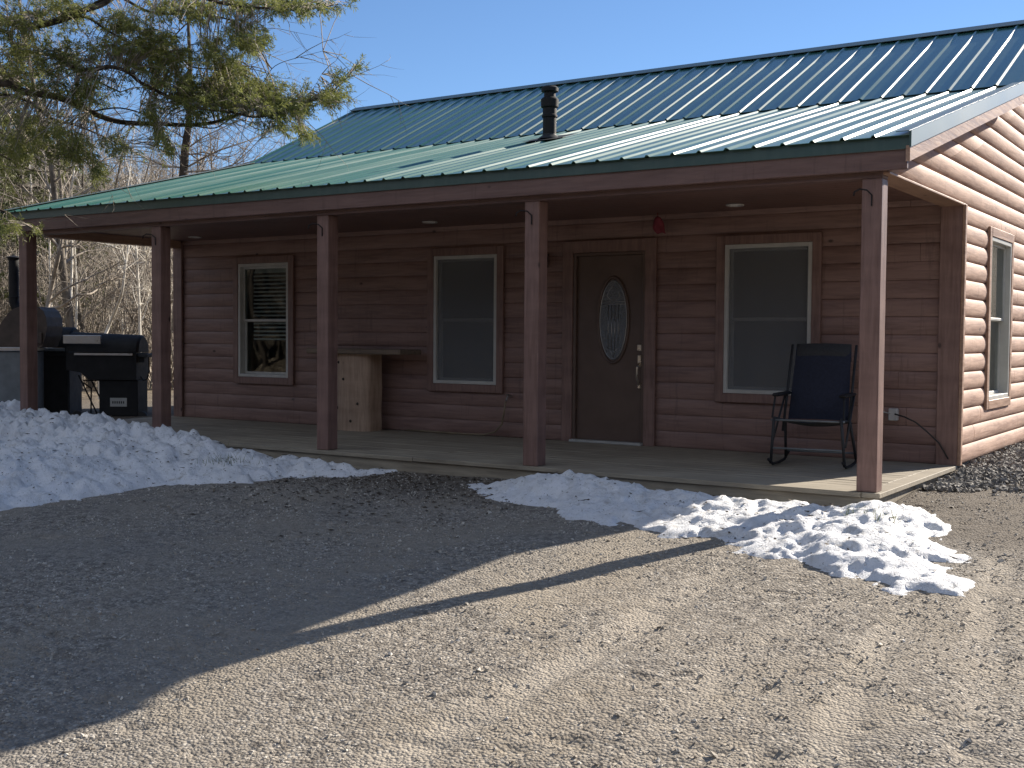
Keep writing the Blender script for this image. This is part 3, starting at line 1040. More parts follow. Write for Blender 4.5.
g.tube([(hx, D - 0.03, 0.87), (hx, D - 0.075, 0.83), (hx, D - 0.08, 0.72), (hx, D - 0.03, 0.64)], 0.011, 8)
g.box((hx - 0.02, D - 0.028, 0.6), (hx + 0.02, D - 0.0105, 0.66), 0.006)
g.build('handle', M['nickel'], dr, smooth='auto')

# can lights in the ceiling
for lx, ly in ((-1.9614, 1.9358), (-5.5661, 1.8453), (-9.5187, 1.9543)):
    g = MB(); g.lathe([(0.0, 0.0), (0.055, 0.0), (0.06, -0.012), (0.085, -0.014), (0.088, -0.002)], (lx, ly, CEIL - 0.001), 20)
    g.build('ceiling_light', M['lens'], H, smooth='auto')
# wall lantern left of the door
g = MB()
g.box((-4.45, D - 0.13, 1.9), (-4.35, D - 0.05, 2.04), 0.01)
g.box((-4.43, D - 0.05, 1.93), (-4.37, D - 0.03, 2.02), 0.005)
g.box((-4.46, D - 0.14, 2.04), (-4.34, D - 0.045, 2.055), 0.004)
g.build('wall_lantern', M['black'], H)
# outlet box on the wall and a spigot
g = MB(); g.box((-0.585, D - 0.105, 0.385), (-0.50, D - 0.045, 0.50), 0.008); g.build('outlet_box', M['outlet'], H)
g = MB()
g.tube([(-4.83, D - 0.04, 0.47), (-4.83, D - 0.12, 0.47), (-4.83, D - 0.15, 0.42)], 0.013, 8)
g.lathe([(0.0, 0.0), (0.028, 0.0), (0.03, 0.008), (0.012, 0.012)], (-4.83, D - 0.11, 0.485), 12)
g.build('spigot', M['steel'], H, smooth='auto')
# vent pipe on the porch roof
cxp, cyp = -4.655, 2.90
czp = roof_top(cyp)
vp = MB()
pr = [(0.078, -0.05), (0.078, 0.25), (0.09, 0.26), (0.09, 0.28), (0.08, 0.29), (0.08, 0.36), (0.10, 0.375), (0.104, 0.46), (0.085, 0.48), (0.068, 0.49), (0.066, 0.54),
      (0.098, 0.55), (0.10, 0.59), (0.075, 0.61), (0.0, 0.615)]
vp.lathe(pr, (cxp, cyp, czp), 24)
vpo = vp.build('vent_pipe', M['black'], H, smooth='auto')
g = MB()
g.lathe([(0.14, 0.0), (0.12, 0.02), (0.085, 0.045), (0.08, 0.06)], (cxp, cyp, czp + 0.005), 24)
g.mi = 0
g.add([(cxp - 0.24, cyp - 0.24, czp - 0.24 * S1 + 0.026), (cxp + 0.24, cyp - 0.24, czp - 0.24 * S1 + 0.026), (cxp + 0.24, cyp + 0.26, czp + 0.26 * S1 + 0.026), (cxp - 0.24, cyp + 0.26, czp + 0.26 * S1 + 0.026)], [(0, 1, 2, 3)])
g.build('pipe_boot', M['darkgrey'], vpo, smooth='auto')

# ------------------------------------------------------------------ things on the porch
# folding rocker in navy fabric
ch = empty('porch_rocking_chair', (-1.02, 1.60, 0.004), 'high-backed navy blue folding rocking chair with black armrests on the porch, behind the rightmost post', 'chair', rz=math.radians(8))


def lmk(name, mat, parent, mb_, smooth=False):
    o2 = mb_.build(name, mat, None, smooth=smooth, org=(0, 0, 0)); o2.location = (0, 0, 0); o2.parent = parent
    return o2


def quilt(p00, p10, p11, p01, nu, nv, sag, thick):
    """a padded fabric panel between four corners"""
    A, B, C_, D_ = map(np.array, (p00, p10, p11, p01))
    b2 = MB(); vs = []
    nrm = np.cross(B - A, D_ - A); nrm = nrm / np.linalg.norm(nrm)
    for sgn in (1, -1):
        for j in range(nv + 1):
            for i in range(nu + 1):
                u_, v_ = i / nu, j / nv
                p = (A * (1 - u_) + B * u_) * (1 - v_) + (D_ * (1 - u_) + C_ * u_) * v_
                edge = min(u_, 1 - u_, v_, 1 - v_)
                t_ = thick * (min(1, edge * 10) ** 0.5) * (0.8 + 0.2 * math.cos(v_ * nv * math.pi))
                vs.append(p + nrm * (sgn * t_ / 2 - sag * math.sin(math.pi * u_) * 1.0))
    m_ = (nu + 1) * (nv + 1)
    fs = []
    for j in range(nv):
        for i in range(nu):
            a = j * (nu + 1) + i
            fs.append((a, a + 1, a + nu + 2, a + nu + 1)); fs.append((a + m_, a + m_ + nu + 1, a + m_ + nu + 2, a + m_ + 1))
    b2.add(vs, fs)
    return b2


hw = 0.27
lmk('backrest', M['blue'], ch, quilt((-hw, 0.12, 0.40), (hw, 0.12, 0.40), (hw * 0.92, 0.34, 1.06), (-hw * 0.92, 0.34, 1.06), 10, 12, -0.03, 0.03), True)
lmk('headrest', M['seatblack'], ch, quilt((-hw * 0.95, 0.31, 0.93), (hw * 0.95, 0.31, 0.93), (hw * 0.92, 0.35, 1.09), (-hw * 0.92, 0.35, 1.09), 10, 4, -0.03, 0.07), True)
lmk('seat', M['seatblack'], ch, quilt((-hw, -0.34, 0.43), (hw, -0.34, 0.43), (hw, 0.14, 0.38), (-hw, 0.14, 0.38), 10, 10, 0.03, 0.03), True)
for sg in (-1, 1):
    b2 = MB(); xx = sg * (hw + 0.02)
    b2.tube([(xx, 0.0, 0.30), (xx, 0.36, 1.08)], 0.012, 8)
    b2.tube([(xx, -0.35, 0.44), (xx, 0.15, 0.38)], 0.012, 8)
    b2.tube([(xx, -0.36, 0.44), (xx + sg * 0.03, -0.33, 0.03)], 0.013, 8)
    b2.tube([(xx, 0.1, 0.38), (xx + sg * 0.03, 0.28, 0.03)], 0.013, 8)
    b2.tube([(xx + sg * 0.03, -0.30, 0.2), (xx + sg * 0.02, 0.16, 0.62)], 0.010, 8)
    lmk('side_frame', M['darkgrey'], ch, b2, True)
    b2 = MB()
    b2.tube([(xx + sg * 0.03, -0.42, 0.075), (xx + sg * 0.03, -0.25, 0.02), (xx + sg * 0.03, 0.0, 0.013), (xx + sg * 0.03, 0.22, 0.02), (xx + sg * 0.03, 0.40, 0.08)], 0.013, 8)
    lmk('rocker', M['black'], ch, b2, True)
    b2 = MB(); b2.box((xx - 0.03, -0.33, 0.625), (xx + 0.035, 0.2, 0.655), 0.012)
    b2.tube([(xx + sg * 0.01, -0.28, 0.63), (xx + sg * 0.02, -0.34, 0.44)], 0.01, 6)
    lmk('armrest', M['black'], ch, b2)
for cy_, cz_ in ((-0.34, 0.17), (-0.35, 0.42), (0.26, 0.1)):
    b2 = MB(); b2.tube([(-hw - 0.05, cy_, cz_), (hw + 0.05, cy_, cz_)], 0.009, 8)
    lmk('crossbar', M['grey'], ch, b2, True)

# plank table on a log pedestal
tb = empty('log_pedestal_table', (-6.86, 2.12, 0.0), 'rough plank on an upright peeled log slab, by the wall behind the third post', 'table')
b2 = MB()
prof = []
for k in range(17):
    a = math.pi * k / 16
    prof.append((-0.26 * math.cos(a), -0.15 * math.sin(a) ** 0.45))
prof.append((0.26, 0.14)); prof.append((-0.26, 0.14))
nz = 10; vs = []; m_ = len(prof)
for j in range(nz):
    z_ = 0.92 * j / (nz - 1)
    for i, (a, b) in enumerate(prof):
        w_ = 1 + 0.012 * math.sin(i * 1.3 + j * 0.9) + 0.008 * math.sin(j * 1.7)
        vs.append((a * w_, b * w_, z_))
fs = [(j * m_ + i, j * m_ + (i + 1) % m_, (j + 1) * m_ + (i + 1) % m_, (j + 1) * m_ + i) for j in range(nz - 1) for i in range(m_)]
fs += [tuple(range(m_))[::-1], tuple((nz - 1) * m_ + i for i in range(m_))]
b2.add(vs, fs)
ped = lmk('pedestal', M['pine'], tb, b2, 'auto')
for kx, kz in ((-0.19, 0.82), (-0.10, 0.62), (0.12, 0.33), (-0.22, 0.27), (0.02, 0.12)):
    kn = MB(); yk = -0.152 * math.sin(math.acos(min(0.99, abs(kx) / 0.26))) ** 0.45 - 0.005
    kn.lathe([(0.0, -0.008), (0.012, -0.006), (0.018, 0.004)], (kx, yk, kz), 10, 'y')
    lmk('knot', M['bark_dark'], tb, kn, True)
b2 = MB(); b2.box((-0.64, -0.22, 0.922), (0.82, 0.20, 0.985), 0.012)
lmk('table_top', M['plank'], tb, b2)
# cords and hose
b2 = MB()
b2.tube([(-0.52, D - 0.11, 0.45), (-0.42, D - 0.16, 0.43), (-0.32, D - 0.15, 0.385), (-0.22, D - 0.13, 0.30), (-0.12, D - 0.10, 0.20), (-0.04, D - 0.09, 0.06)], 0.007, 7)
tag(b2.build('extension_cord', M['rubber'], org=(-0.54, D, 0.0), smooth=True), 'black cord running from the wall outlet down to the house corner', 'cord')
b2 = MB()
b2.tube([(-0.56, D - 0.10, 0.45), (-0.62, D - 0.15, 0.47), (-0.66, D - 0.17, 0.44), (-0.72, D - 0.16, 0.47), (-0.80, D - 0.12, 0.42)], 0.005, 7)
tag(b2.build('white_cord', M['plate'], org=(-0.56, D, 0.0), smooth=True), 'short pale cord looped left of the wall outlet', 'cord')
b2 = MB()
hp = [(-4.83, D - 0.16, 0.41), (-4.86, D - 0.15, 0.28), (-4.9, D - 0.13, 0.15), (-5.0, D - 0.12, 0.06), (-5.15, D - 0.12, 0.02), (-5.5, D - 0.11, 0.015), (-6.0, D - 0.10, 0.018), (-6.3, D - 0.09, 0.015)]
b2.tube(hp, 0.011, 8)
tag(b2.build('garden_hose', M['hose'], org=(-4.83, D - 0.1, 0.0), smooth=True), 'thin tan hose hanging from the spigot and running along the foot of the wall', 'hose')
# red ribbon hanging from the ceiling
b2 = MB()
vs = []
for j in range(7):
    t_ = j / 6
    wdt = 0.03 + 0.035 * math.sin(t_ * 2.6)
    for i in range(4):
        vs.append((-2.955 + (i - 1.5) / 1.5 * wdt + 0.05 * t_ * t_, 2.28 + 0.02 * math.sin(i * 2.1 + j), 2.40 - 0.17 * t_ - 0.015 * abs(i - 1.5)))
b2.add(vs, [(j * 4 + i, j * 4 + i + 1, (j + 1) * 4 + i + 1, (j + 1) * 4 + i) for j in range(6) for i in range(3)])
b2.tube([(-2.955, 2.28, 2.43), (-2.955, 2.28, 2.39)], 0.004, 5)
rb = b2.build('red_ribbon', M['red'], org=(-2.955, 2.28, 2.40), smooth=True)
sm = rb.modifiers.new('thick', 'SOLIDIFY'); sm.thickness = 0.006
tag(rb, 'small red cloth ribbon hanging from the porch ceiling right of the door', 'ribbon')

# ------------------------------------------------------------------ grills beyond the porch
RZ = -YAW                                            # both stand roughly facing the drive


def gz(x, y): return float(ground_base(x, y))


# local frames: x to the viewer's right, y away, z up
gp = pix(110, 415, 17.0)
G1 = empty('pellet_grill', (gp[0], gp[1], gz(gp[0], gp[1]) + 0.0), 'black grill with long rounded lid, steel lid handle, side shelf and small white plate', 'grill', rz=RZ)
PXM = 17.0 / FPX
Z0 = 1.128 - (415 - 336) * PXM - G1.location.z       # height offset so photo rows map to local z


def lz(v): return (415 - v) * PXM + Z0


def lx(u): return (u - 110) * PXM


def half_barrel(mb_, x0, x1, zc, r, ry, a0=0.0, a1=math.pi, n=14, taper=0.0):
    vs = []
    xs = [x0, x0 + 0.03, x1 - 0.03, x1]
    sc = [0.9, 1.0, 1.0 - taper, 0.9 - taper]
    for x_, s_ in zip(xs, sc):
        for k in range(n + 1):
            a = a0 + (a1 - a0) * k / n
            vs.append((x_, -ry * s_ * math.cos(a), zc + r * s_ * math.sin(a)))
    m2 = n + 1
    fs = [(i * m2 + k, (i + 1) * m2 + k, (i + 1) * m2 + k + 1, i * m2 + k + 1) for i in range(3) for k in range(n)]
    fs += [tuple(range(m2))[::-1], tuple(3 * m2 + k for k in range(m2))]
    fs += [(i * m2, i * m2 + n, (i + 1) * m2 + n, (i + 1) * m2) for i in range(3)]
    mb_.add(vs, fs)


b2 = MB(); half_barrel(b2, lx(72), lx(144), lz(353), (353 - 333.5) * PXM, 0.30, taper=0.12)
lid = lmk('lid', M['black'], G1, b2, 'auto')
b2 = MB(); b2.box((lx(73), -0.37, lz(345)), (lx(110), -0.34, lz(336.5)), 0.006); b2.box((lx(74), -0.34, lz(343)), (lx(76), -0.28, lz(339)), 0.0); b2.box((lx(107), -0.34, lz(343)), (lx(109), -0.28, lz(339)), 0.0)
hd = lmk('lid_handle', M['steel'], lid, b2)
b2 = MB()
pl_ = [(lx(74), lz(353.5)), (lx(74), lz(371)), (lx(88), lz(373)), (lx(96), lz(380)), (lx(143), lz(380)), (lx(143), lz(353.5))]
b2.prism(pl_, lambda p: (p[0], -0.29, p[1]), lambda p: (p[0], 0.27, p[1]))
lmk('firebox', M['black'], G1, b2)
recalc(G1.children[-1])
b2 = MB(); b2.box((lx(105), -0.24, lz(416)), (lx(143), 0.22, lz(380.3)), 0.01)
cab = lmk('hopper_cabinet', M['black'], G1, b2)
b2 = MB(); b2.box((lx(116), -0.247, lz(406.5)), (lx(132.5), -0.241, lz(398)), 0.001)
pt = lmk('name_plate', M['plate'], cab, b2)
b2 = MB()
for k in range(6):                                   # the plate's letters are too small to read: a row of short strokes
    b2.box((lx(118.2 + k * 2.1), -0.2495, lz(403.6)), (lx(119.4 + k * 2.1), -0.2472, lz(401.2)), 0.0)
lmk('lettering', M['darkgrey'], pt, b2)
b2 = MB(); b2.box((lx(143.5), -0.26, lz(357.8)), (lx(153), 0.2, lz(354.5)), 0.006); b2.box((lx(143.5), -0.2, lz(363)), (lx(149), -0.17, lz(357.9)), 0.0)
lmk('side_shelf', M['darkgrey'], G1, b2)
b2 = MB(); b2.box((lx(83), -0.33, lz(356)), (lx(140), -0.292, lz(354)), 0.0)
lmk('front_ledge', M['steel'], G1, b2)
for yy in (-0.2, 0.2):
    b2 = MB(); b2.tube([(lx(84), yy, lz(376)), (lx(102), yy, lz(414))], 0.012, 6)
    lmk('leg', M['black'], G1, b2)
b2 = MB(); b2.tube([(lx(81), 0.1, lz(382)), (lx(106), 0.1, lz(381.5))], 0.010, 6); b2.tube([(lx(81), 0.1, lz(384)), (lx(89), 0.1, lz(390)), (lx(88.5), 0.1, lz(415))], 0.012, 6)
lmk('brace', M['black'], G1, b2)
for xx in (82.5, 146):
    b2 = MB(); b2.lathe([(0.0, -0.03), (0.07, -0.03), (0.08, -0.015), (0.08, 0.015), (0.07, 0.03), (0.0, 0.03)], (lx(xx), -0.2, lz(416.5)), 16, 'y')
    lmk('wheel', M['rubber'], G1, b2, 'auto')
b2 = MB()
b2.tube([(lx(151), -0.1, lz(358)), (lx(151.5), -0.1, lz(372)), (lx(149), -0.1, lz(380)), (lx(146), -0.1, lz(381)), (lx(143), -0.1, lz(377))], 0.008, 6)
lmk('power_cord', M['rubber'], G1, b2)

gp2 = pix(56, 415, 17.5)
G2 = empty('cabinet_smoker', (gp2[0], gp2[1], gz(gp2[0], gp2[1])), 'black cabinet grill with small domed lid and two grey door panels, between two larger cookers', 'grill', rz=RZ)
PXM = 17.5 / FPX
Z0 = 1.128 - (415 - 336) * PXM - G2.location.z


def lx(u): return (u - 56) * PXM


b2 = MB(); b2.box((lx(39), -0.25, lz(417)), (lx(76), 0.25, lz(353)), 0.01)
c2 = lmk('cabinet', M['darkgrey'], G2, b2)
b2 = MB(); b2.box((lx(40.5), -0.262, lz(412)), (lx(50), -0.252, lz(357)), 0.004); lmk('cabinet_door', M['darkgrey'], c2, b2)
b2 = MB(); b2.box((lx(51), -0.262, lz(412)), (lx(74), -0.252, lz(357)), 0.004); lmk('cabinet_door', M['black'], c2, b2)
b2 = MB(); b2.box((lx(38), -0.275, lz(417)), (lx(39.5), -0.24, lz(352)), 0.0); lmk('corner_strip', M['steel'], c2, b2)
b2 = MB(); b2.box((lx(36), -0.31, lz(352.5)), (lx(76), 0.27, lz(349.5)), 0.005); lmk('worktop', M['grey'], G2, b2)
b2 = MB(); half_barrel(b2, lx(50), lx(77), lz(349), (349 - 328.5) * PXM, 0.27); lmk('lid', M['black'], G2, b2, 'auto')

gp3 = pix(24, 415, 16.7)
G3 = empty('stovepipe_oven', (gp3[0], gp3[1], gz(gp3[0], gp3[1])), 'outdoor oven with brown rounded hood, grey base and black stovepipe behind the leftmost post', 'oven', rz=RZ)
PXM = 16.7 / FPX
Z0 = 1.128 - (415 - 336) * PXM - G3.location.z


def lx(u): return (u - 24) * PXM


b2 = MB(); b2.box((lx(2), -0.3, lz(418)), (lx(36), 0.3, lz(353)), 0.012); bs = lmk('base', M['grey'], G3, b2)
b2 = MB(); b2.box((lx(0), -0.34, lz(352.5)), (lx(37), 0.34, lz(349)), 0.006); lmk('shelf', M['steel'], G3, b2)
b2 = MB()
hp = [(lx(1), lz(348.5)), (lx(2.5), lz(342)), (lx(6), lz(333)), (lx(11), lz(324)), (lx(17), lz(316)), (lx(23), lz(311)), (lx(29), lz(309)), (lx(47), lz(309)), (lx(52), lz(313)), (lx(54.5), lz(319)), (lx(55.5), lz(328)), (lx(54), lz(338)), (lx(50), lz(348.5))]
b2.prism(hp, lambda p: (p[0], -0.28, p[1]), lambda p: (p[0], 0.30, p[1]))
b2_o = recalc(lmk('hood', M['brownmetal'], G3, b2))
b2 = MB(); b2.box((lx(37), -0.31, lz(345)), (lx(51), -0.283, lz(334)), 0.005); lmk('hood_door', M['brownmetal'], G3, b2)
b2 = MB(); b2.box((lx(41), -0.32, lz(317.5)), (lx(46), -0.282, lz(316)), 0.0); lmk('latch', M['steel'], G3, b2)
b2 = MB()
b2.tube([(lx(26), 0.05, lz(312)), (lx(19), 0.05, lz(311.5)), (lx(15), 0.05, lz(309)), (lx(13.5), 0.05, lz(304)), (lx(13.5), 0.05, lz(262))], 0.068, 14)
b2.lathe([(0.069, 0.0), (0.08, 0.004), (0.08, 0.03), (0.0, 0.035)], (lx(13.5), 0.05, lz(262)), 16)
b2.lathe([(0.069, 0.0), (0.075, 0.004), (0.075, 0.02), (0.069, 0.024)], (lx(13.5), 0.05, lz(300)), 16)
lmk('stovepipe', M['black'], G3, b2, 'auto')
b2 = MB(); b2.lathe([(0.0, 0.07), (0.11, 0.035), (0.112, 0.03), (0.0, 0.045)], (lx(13.5), 0.05, lz(262)), 16); b2.tube([(lx(13.5) - 0.06, 0.05, lz(262)), (lx(13.5) - 0.06, 0.05, lz(258.5))], 0.006, 5); b2.tube([(lx(13.5) + 0.06, 0.05, lz(262)), (lx(13.5) + 0.06, 0.05, lz(258.5))], 0.006, 5)
lmk('rain_cap', M['black'], G3, b2, 'auto')


# ------------------------------------------------------------------ snow
def sdist(px, py, poly):
    """signed distance to a polygon, positive inside"""
    d = np.full(px.shape, 1e9); ins = np.zeros(px.shape, bool)
    n = len(poly)
    for i in range(n):
        x0, y0 = poly[i]; x1, y1 = poly[(i + 1) % n]
        ex, ey = x1 - x0, y1 - y0
        t = np.clip(((px - x0) * ex + (py - y0) * ey) / (ex * ex + ey * ey), 0, 1)
        d = np.minimum(d, np.hypot(px - x0 - t * ex, py - y0 - t * ey))
        c = ((y0 > py) != (y1 > py)) & (px < ex * (py - y0) / (ey if abs(ey) > 1e-9 else 1e-9) + x0)
        ins ^= c
    return np.where(ins, d, -d)


def cells(x, y, sc, seed):
    """crusty lumps: distance to jittered cell centres"""
    x = x / sc; y = y / sc
    ix = np.floor(x); iy = np.floor(y)
    best = np.full(x.shape, 9.0)
    for a in (-1, 0, 1):
        for b in (-1, 0, 1):
            jx = _hash(ix + a, iy + b, np.zeros_like(ix), seed); jy = _hash(ix + a, iy + b, np.zeros_like(ix) + 1, seed)
            best = np.minimum(best, np.hypot(ix + a + jx - x, iy + b + jy - y))
    return 1 - np.clip(best, 0, 1) ** 2


def snow(name, poly, hfun, edge, step, label, seed, rough=1.0, soft=0.15):
    P_ = np.array(poly)
    xs = np.arange(P_[:, 0].min() - 0.3, P_[:, 0].max() + 0.3, step)
    ys = np.arange(P_[:, 1].min() - 0.3, P_[:, 1].max() + 0.3, step)
    X, Y = np.meshgrid(xs, ys)
    wx = X + 0.20 * fbm(X, Y, 0.38, 4, seed, 0.6); wy = Y + 0.20 * fbm(X, Y, 0.38, 4, seed + 5, 0.6)
    d = sdist(wx, wy, poly)
    core = sstep(0, edge, d)
    jx = 0.07 * fbm(X, Y, 0.16, 2, seed + 2); jy = 0.07 * fbm(X, Y, 0.16, 2, seed + 4)
    l1 = cells(wx + jx, wy + jy, 0.27, seed + 1); l2 = cells(wx - jx, wy + jx, 0.12, seed + 3); l3 = cells(X + jy, Y, 0.062, seed + 7)
    lum = l1 ** 1.5 * 0.42 + l2 ** 1.3 * 0.36 + l3 * 0.16
    h = hfun(X, Y) * core * (0.55 + 0.75 * lum + 0.35 * fbm(X, Y, 0.6, 3, seed + 9))
    rag = fbm(X, Y, 0.24, 5, seed + 21, 0.6)
    h = h + rough * (0.068 * lum - 0.016 + 0.030 * fbm(X, Y, 0.09, 3, seed + 11)) * sstep(0, soft, d)
    h = h - 0.06 * sstep(-0.12, 0.35, rag) * (1 - sstep(0.02, 0.6, d)) + np.clip(d, -0.2, 0.12) * 0.16 + 0.020 * rag - 0.004 + 0.016 * cells(X + jx, Y + jy, 0.045, seed + 13) * sstep(0, 0.08, d)
    keep = d > -0.16
    Z = ground_z(X, Y) + np.maximum(h, -0.03)
    o = grid_mesh(name, X, Y, Z, M['snow'], keep)
    return tag(o, label, 'snow'), (X, Y, Z, keep)


SL = [(-4.45, 0.0), (-4.6, -0.3), (-5.0, -0.62), (-5.2, -1.05), (-5.55, -1.4), (-6.05, -1.66), (-5.95, -2.15), (-6.3, -3.0), (-7.4, -3.9), (-11.0, -4.3), (-12.8, -2.2),
      (-12.8, 1.3), (-10.75, 1.3), (-10.6, -0.05), (-4.6, -0.05)]


def hl(x, y):
    a = 0.08 + 0.27 * sstep(-4.4, -8.6, x)
    return a * (0.55 + 0.45 * np.exp(-((y + 0.75) / 0.9) ** 2)) * (1 - 0.6 * sstep(-0.35, -0.05, y) * (x > -10.4))


snL, fL = snow('snow_bank', SL, hl, 0.8, 0.030, 'long shaded bank of lumpy old snow below the left half of the porch', 40, 1.5, 0.25)
SR = [(-3.55, -0.42), (-3.0, -0.78), (-2.4, -1.0), (-1.75, -1.25), (-1.25, -1.37), (-0.6, -1.58), (-0.2, -1.72), (0.25, -2.0), (0.68, -2.24), (1.12, -2.15), (0.98, -1.5), (0.72, -0.65),
      (0.50, 0.05), (0.15, 0.25), (0.06, -0.05), (-2.7, -0.06), (-3.1, -0.3)]


def hr(x, y):
    return (0.012 + 0.095 * np.exp(-((x + 2.45) / 0.55) ** 2 - ((y + 0.42) / 0.3) ** 2) + 0.04 * np.exp(-((x + 1.3) / 0.7) ** 2 - ((y + 0.5) / 0.25) ** 2)
            + 0.085 * np.exp(-((x - 0.22) / 0.42) ** 2 - ((y + 0.45) / 0.4) ** 2) + 0.03 * np.exp(-((x - 0.2) / 0.35) ** 2 - ((y + 1.1) / 0.3) ** 2))


snR, fR = snow('snow_patch', SR, hr, 0.35, 0.024, 'half-sunlit patch of melting snow below the porch corner, crossed by the post shadow', 60, 0.95, 0.42)


# ------------------------------------------------------------------ loose stuff
def mesh_np(name, V, F, mat, smooth=False):
    me = bpy.data.meshes.new(name); me.from_pydata(V.tolist(), [], F.tolist()); me.materials.append(mat)
    if smooth: me.polygons.foreach_set('use_smooth', [True] * len(me.polygons))
    me.update(); o = bpy.data.objects.new(name, me); COL.objects.link(o); return o


_ico_v = np.array([(1, 0, 0), (-1, 0, 0), (0, 1, 0), (0, -1, 0), (0, 0, 1), (0, 0, -1), ], float)
_ico_f = np.array([(0, 2, 4), (2, 1, 4), (1, 3, 4), (3, 0, 4), (2, 0, 5), (1, 2, 5), (3, 1, 5), (0, 3, 5)])
_cube_v = np.array([(-1, -1, -1), (1, -1, -1), (1, 1, -1), (-1, 1, -1), (-.8, -.8, 1), (.8, -.8, 1), (.8, .8, 1), (-.8, .8, 1)], float)
_cube_f = np.array([(0, 2, 1), (0, 3, 2), (4, 5, 6), (4, 6, 7), (0, 1, 5), (0, 5, 4), (1, 2, 6), (1, 6, 5), (2, 3, 7), (2, 7, 6), (3, 0, 4), (3, 4, 7)])


def stones(name, xs, ys, zs, sizes, mat, flat=0.6, base='cube'):
    n = len(xs)
    bv, bf = (_cube_v * 0.7, _cube_f) if base == 'cube' else (_ico_v, _ico_f)
    jit = RNG.normal(0, 0.22, (n, len(bv), 3))
    P_ = (bv[None] + jit) * sizes[:, None, None] * np.stack([np.ones(n), RNG.uniform(0.6, 1, n), np.full(n, flat)], -1)[:, None, :]
    # random rotation
    q = RNG.normal(size=(n, 4)); q[:, 1:3] *= 0.35; q /= np.linalg.norm(q, axis=1)[:, None]
    a, b, c, d = q.T
    R_ = np.stack([1 - 2 * (c * c + d * d), 2 * (b * c - a * d), 2 * (b * d + a * c), 2 * (b * c + a * d), 1 - 2 * (b * b + d * d), 2 * (c * d - a * b), 2 * (b * d - a * c), 2 * (c * d + a * b), 1 - 2 * (b * b + c * c)], -1).reshape(n, 3, 3)
    P_ = np.einsum('nij,nkj->nki', R_, P_) + np.stack([xs, ys, zs], -1)[:, None, :]
    F_ = (bf[None] + (np.arange(n) * len(bv))[:, None, None]).reshape(-1, 3)
    return mesh_np(name, P_.reshape(-1, 3), F_, mat)


# small stones of the drive, thicker towards the camera
n = 60000
xs = RNG.uniform(-6.5, 3.2, n); ys = RNG.uniform(-7.2, 2.4, n)
k = (ys < -0.05) | (xs > 0.05)
xs, ys = xs[k], ys[k]
dd = (fbm(xs, ys, 0.6, 3, 91) > -0.25)
xs, ys = xs[dd], ys[dd]
sz = 0.0035 + RNG.gamma(1.4, 0.0022, len(xs)).clip(0, 0.02)
tag(stones('gravel', xs, ys, ground_z(xs, ys) + sz * 0.2, sz, M['pebble'], 0.6, 'oct'), kind='stuff')
# dark crushed stone along the foot of the gable wall
n = 9500
ys = RNG.uniform(0.7, 9.5, n); xs = 0.05 + np.abs(RNG.normal(0, 0.42, n)) + RNG.uniform(0, 0.1, n)
k = (xs < 1.6) & (ys > 1.0 + RNG.uniform(0, 1.8, n) * sstep(0.1, 0.9, xs))
xs, ys = xs[k], ys[k]
sz = RNG.uniform(0.010, 0.034, len(xs))
tag(stones('crushed_stone', xs, ys, ground_z(xs, ys) + sz * 0.25 + 0.02 * np.exp(-xs * 3), sz, M['slate'], 0.45), kind='stuff')


# dead leaves and twigs on the snow and along the porch
def scatter_on(fld, n, seed):
    X, Y, Z, keep = fld
    r = np.random.default_rng(seed)
    jj, ii = np.nonzero(keep)
    s_ = r.integers(0, len(jj), n)
    return X[jj[s_], ii[s_]], Y[jj[s_], ii[s_]], Z[jj[s_], ii[s_]], r


V = []; F = []
for fld, n, sd in ((fL, 2400, 1), (fR, 260, 2)):
    xs, ys, zs, r = scatter_on(fld, n, sd)
    cl = fbm(xs, ys, 0.5, 3, 200 + sd) > -0.1
    for x, y, z in zip(xs[cl], ys[cl], zs[cl]):
        L = r.uniform(0.008, 0.022); a = r.uniform(0, 6.28); wd = L * r.uniform(0.25, 0.6)
        if r.random() < 0.25: L *= 2.2; wd = 0.003
        c, s = math.cos(a), math.sin(a); t = r.uniform(-0.3, 0.3)
        b = len(V)
        V += [(x - c * L, y - s * L, z + 0.006), (x + s * wd, y - c * wd, z + 0.012), (x + c * L, y + s * L, z + 0.008 + abs(t) * L), (x - s * wd, y + c * wd, z + 0.004)]
        F.append((b, b + 1, b + 2, b + 3))
r = np.random.default_rng(5)
for _ in range(900):
    x = r.uniform(-5.5, -2.5); y = -abs(r.normal(0, 0.9)) - 0.05; z = float(ground_z(x, y)); L = r.uniform(0.01, 0.03); a = r.uniform(0, 6.28); wd = L * 0.5
    c, s = math.cos(a), math.sin(a); b = len(V)
    V += [(x - c * L, y - s * L, z + 0.006), (x + s * wd, y - c * wd, z + 0.014), (x + c * L, y + s * L, z + 0.008), (x - s * wd, y + c * wd, z + 0.005)]
    F.append((b, b + 1, b + 2, b + 3))
tag(mesh_np('leaf_litter', np.array(V), np.array(F), M['litter']), kind='stuff')

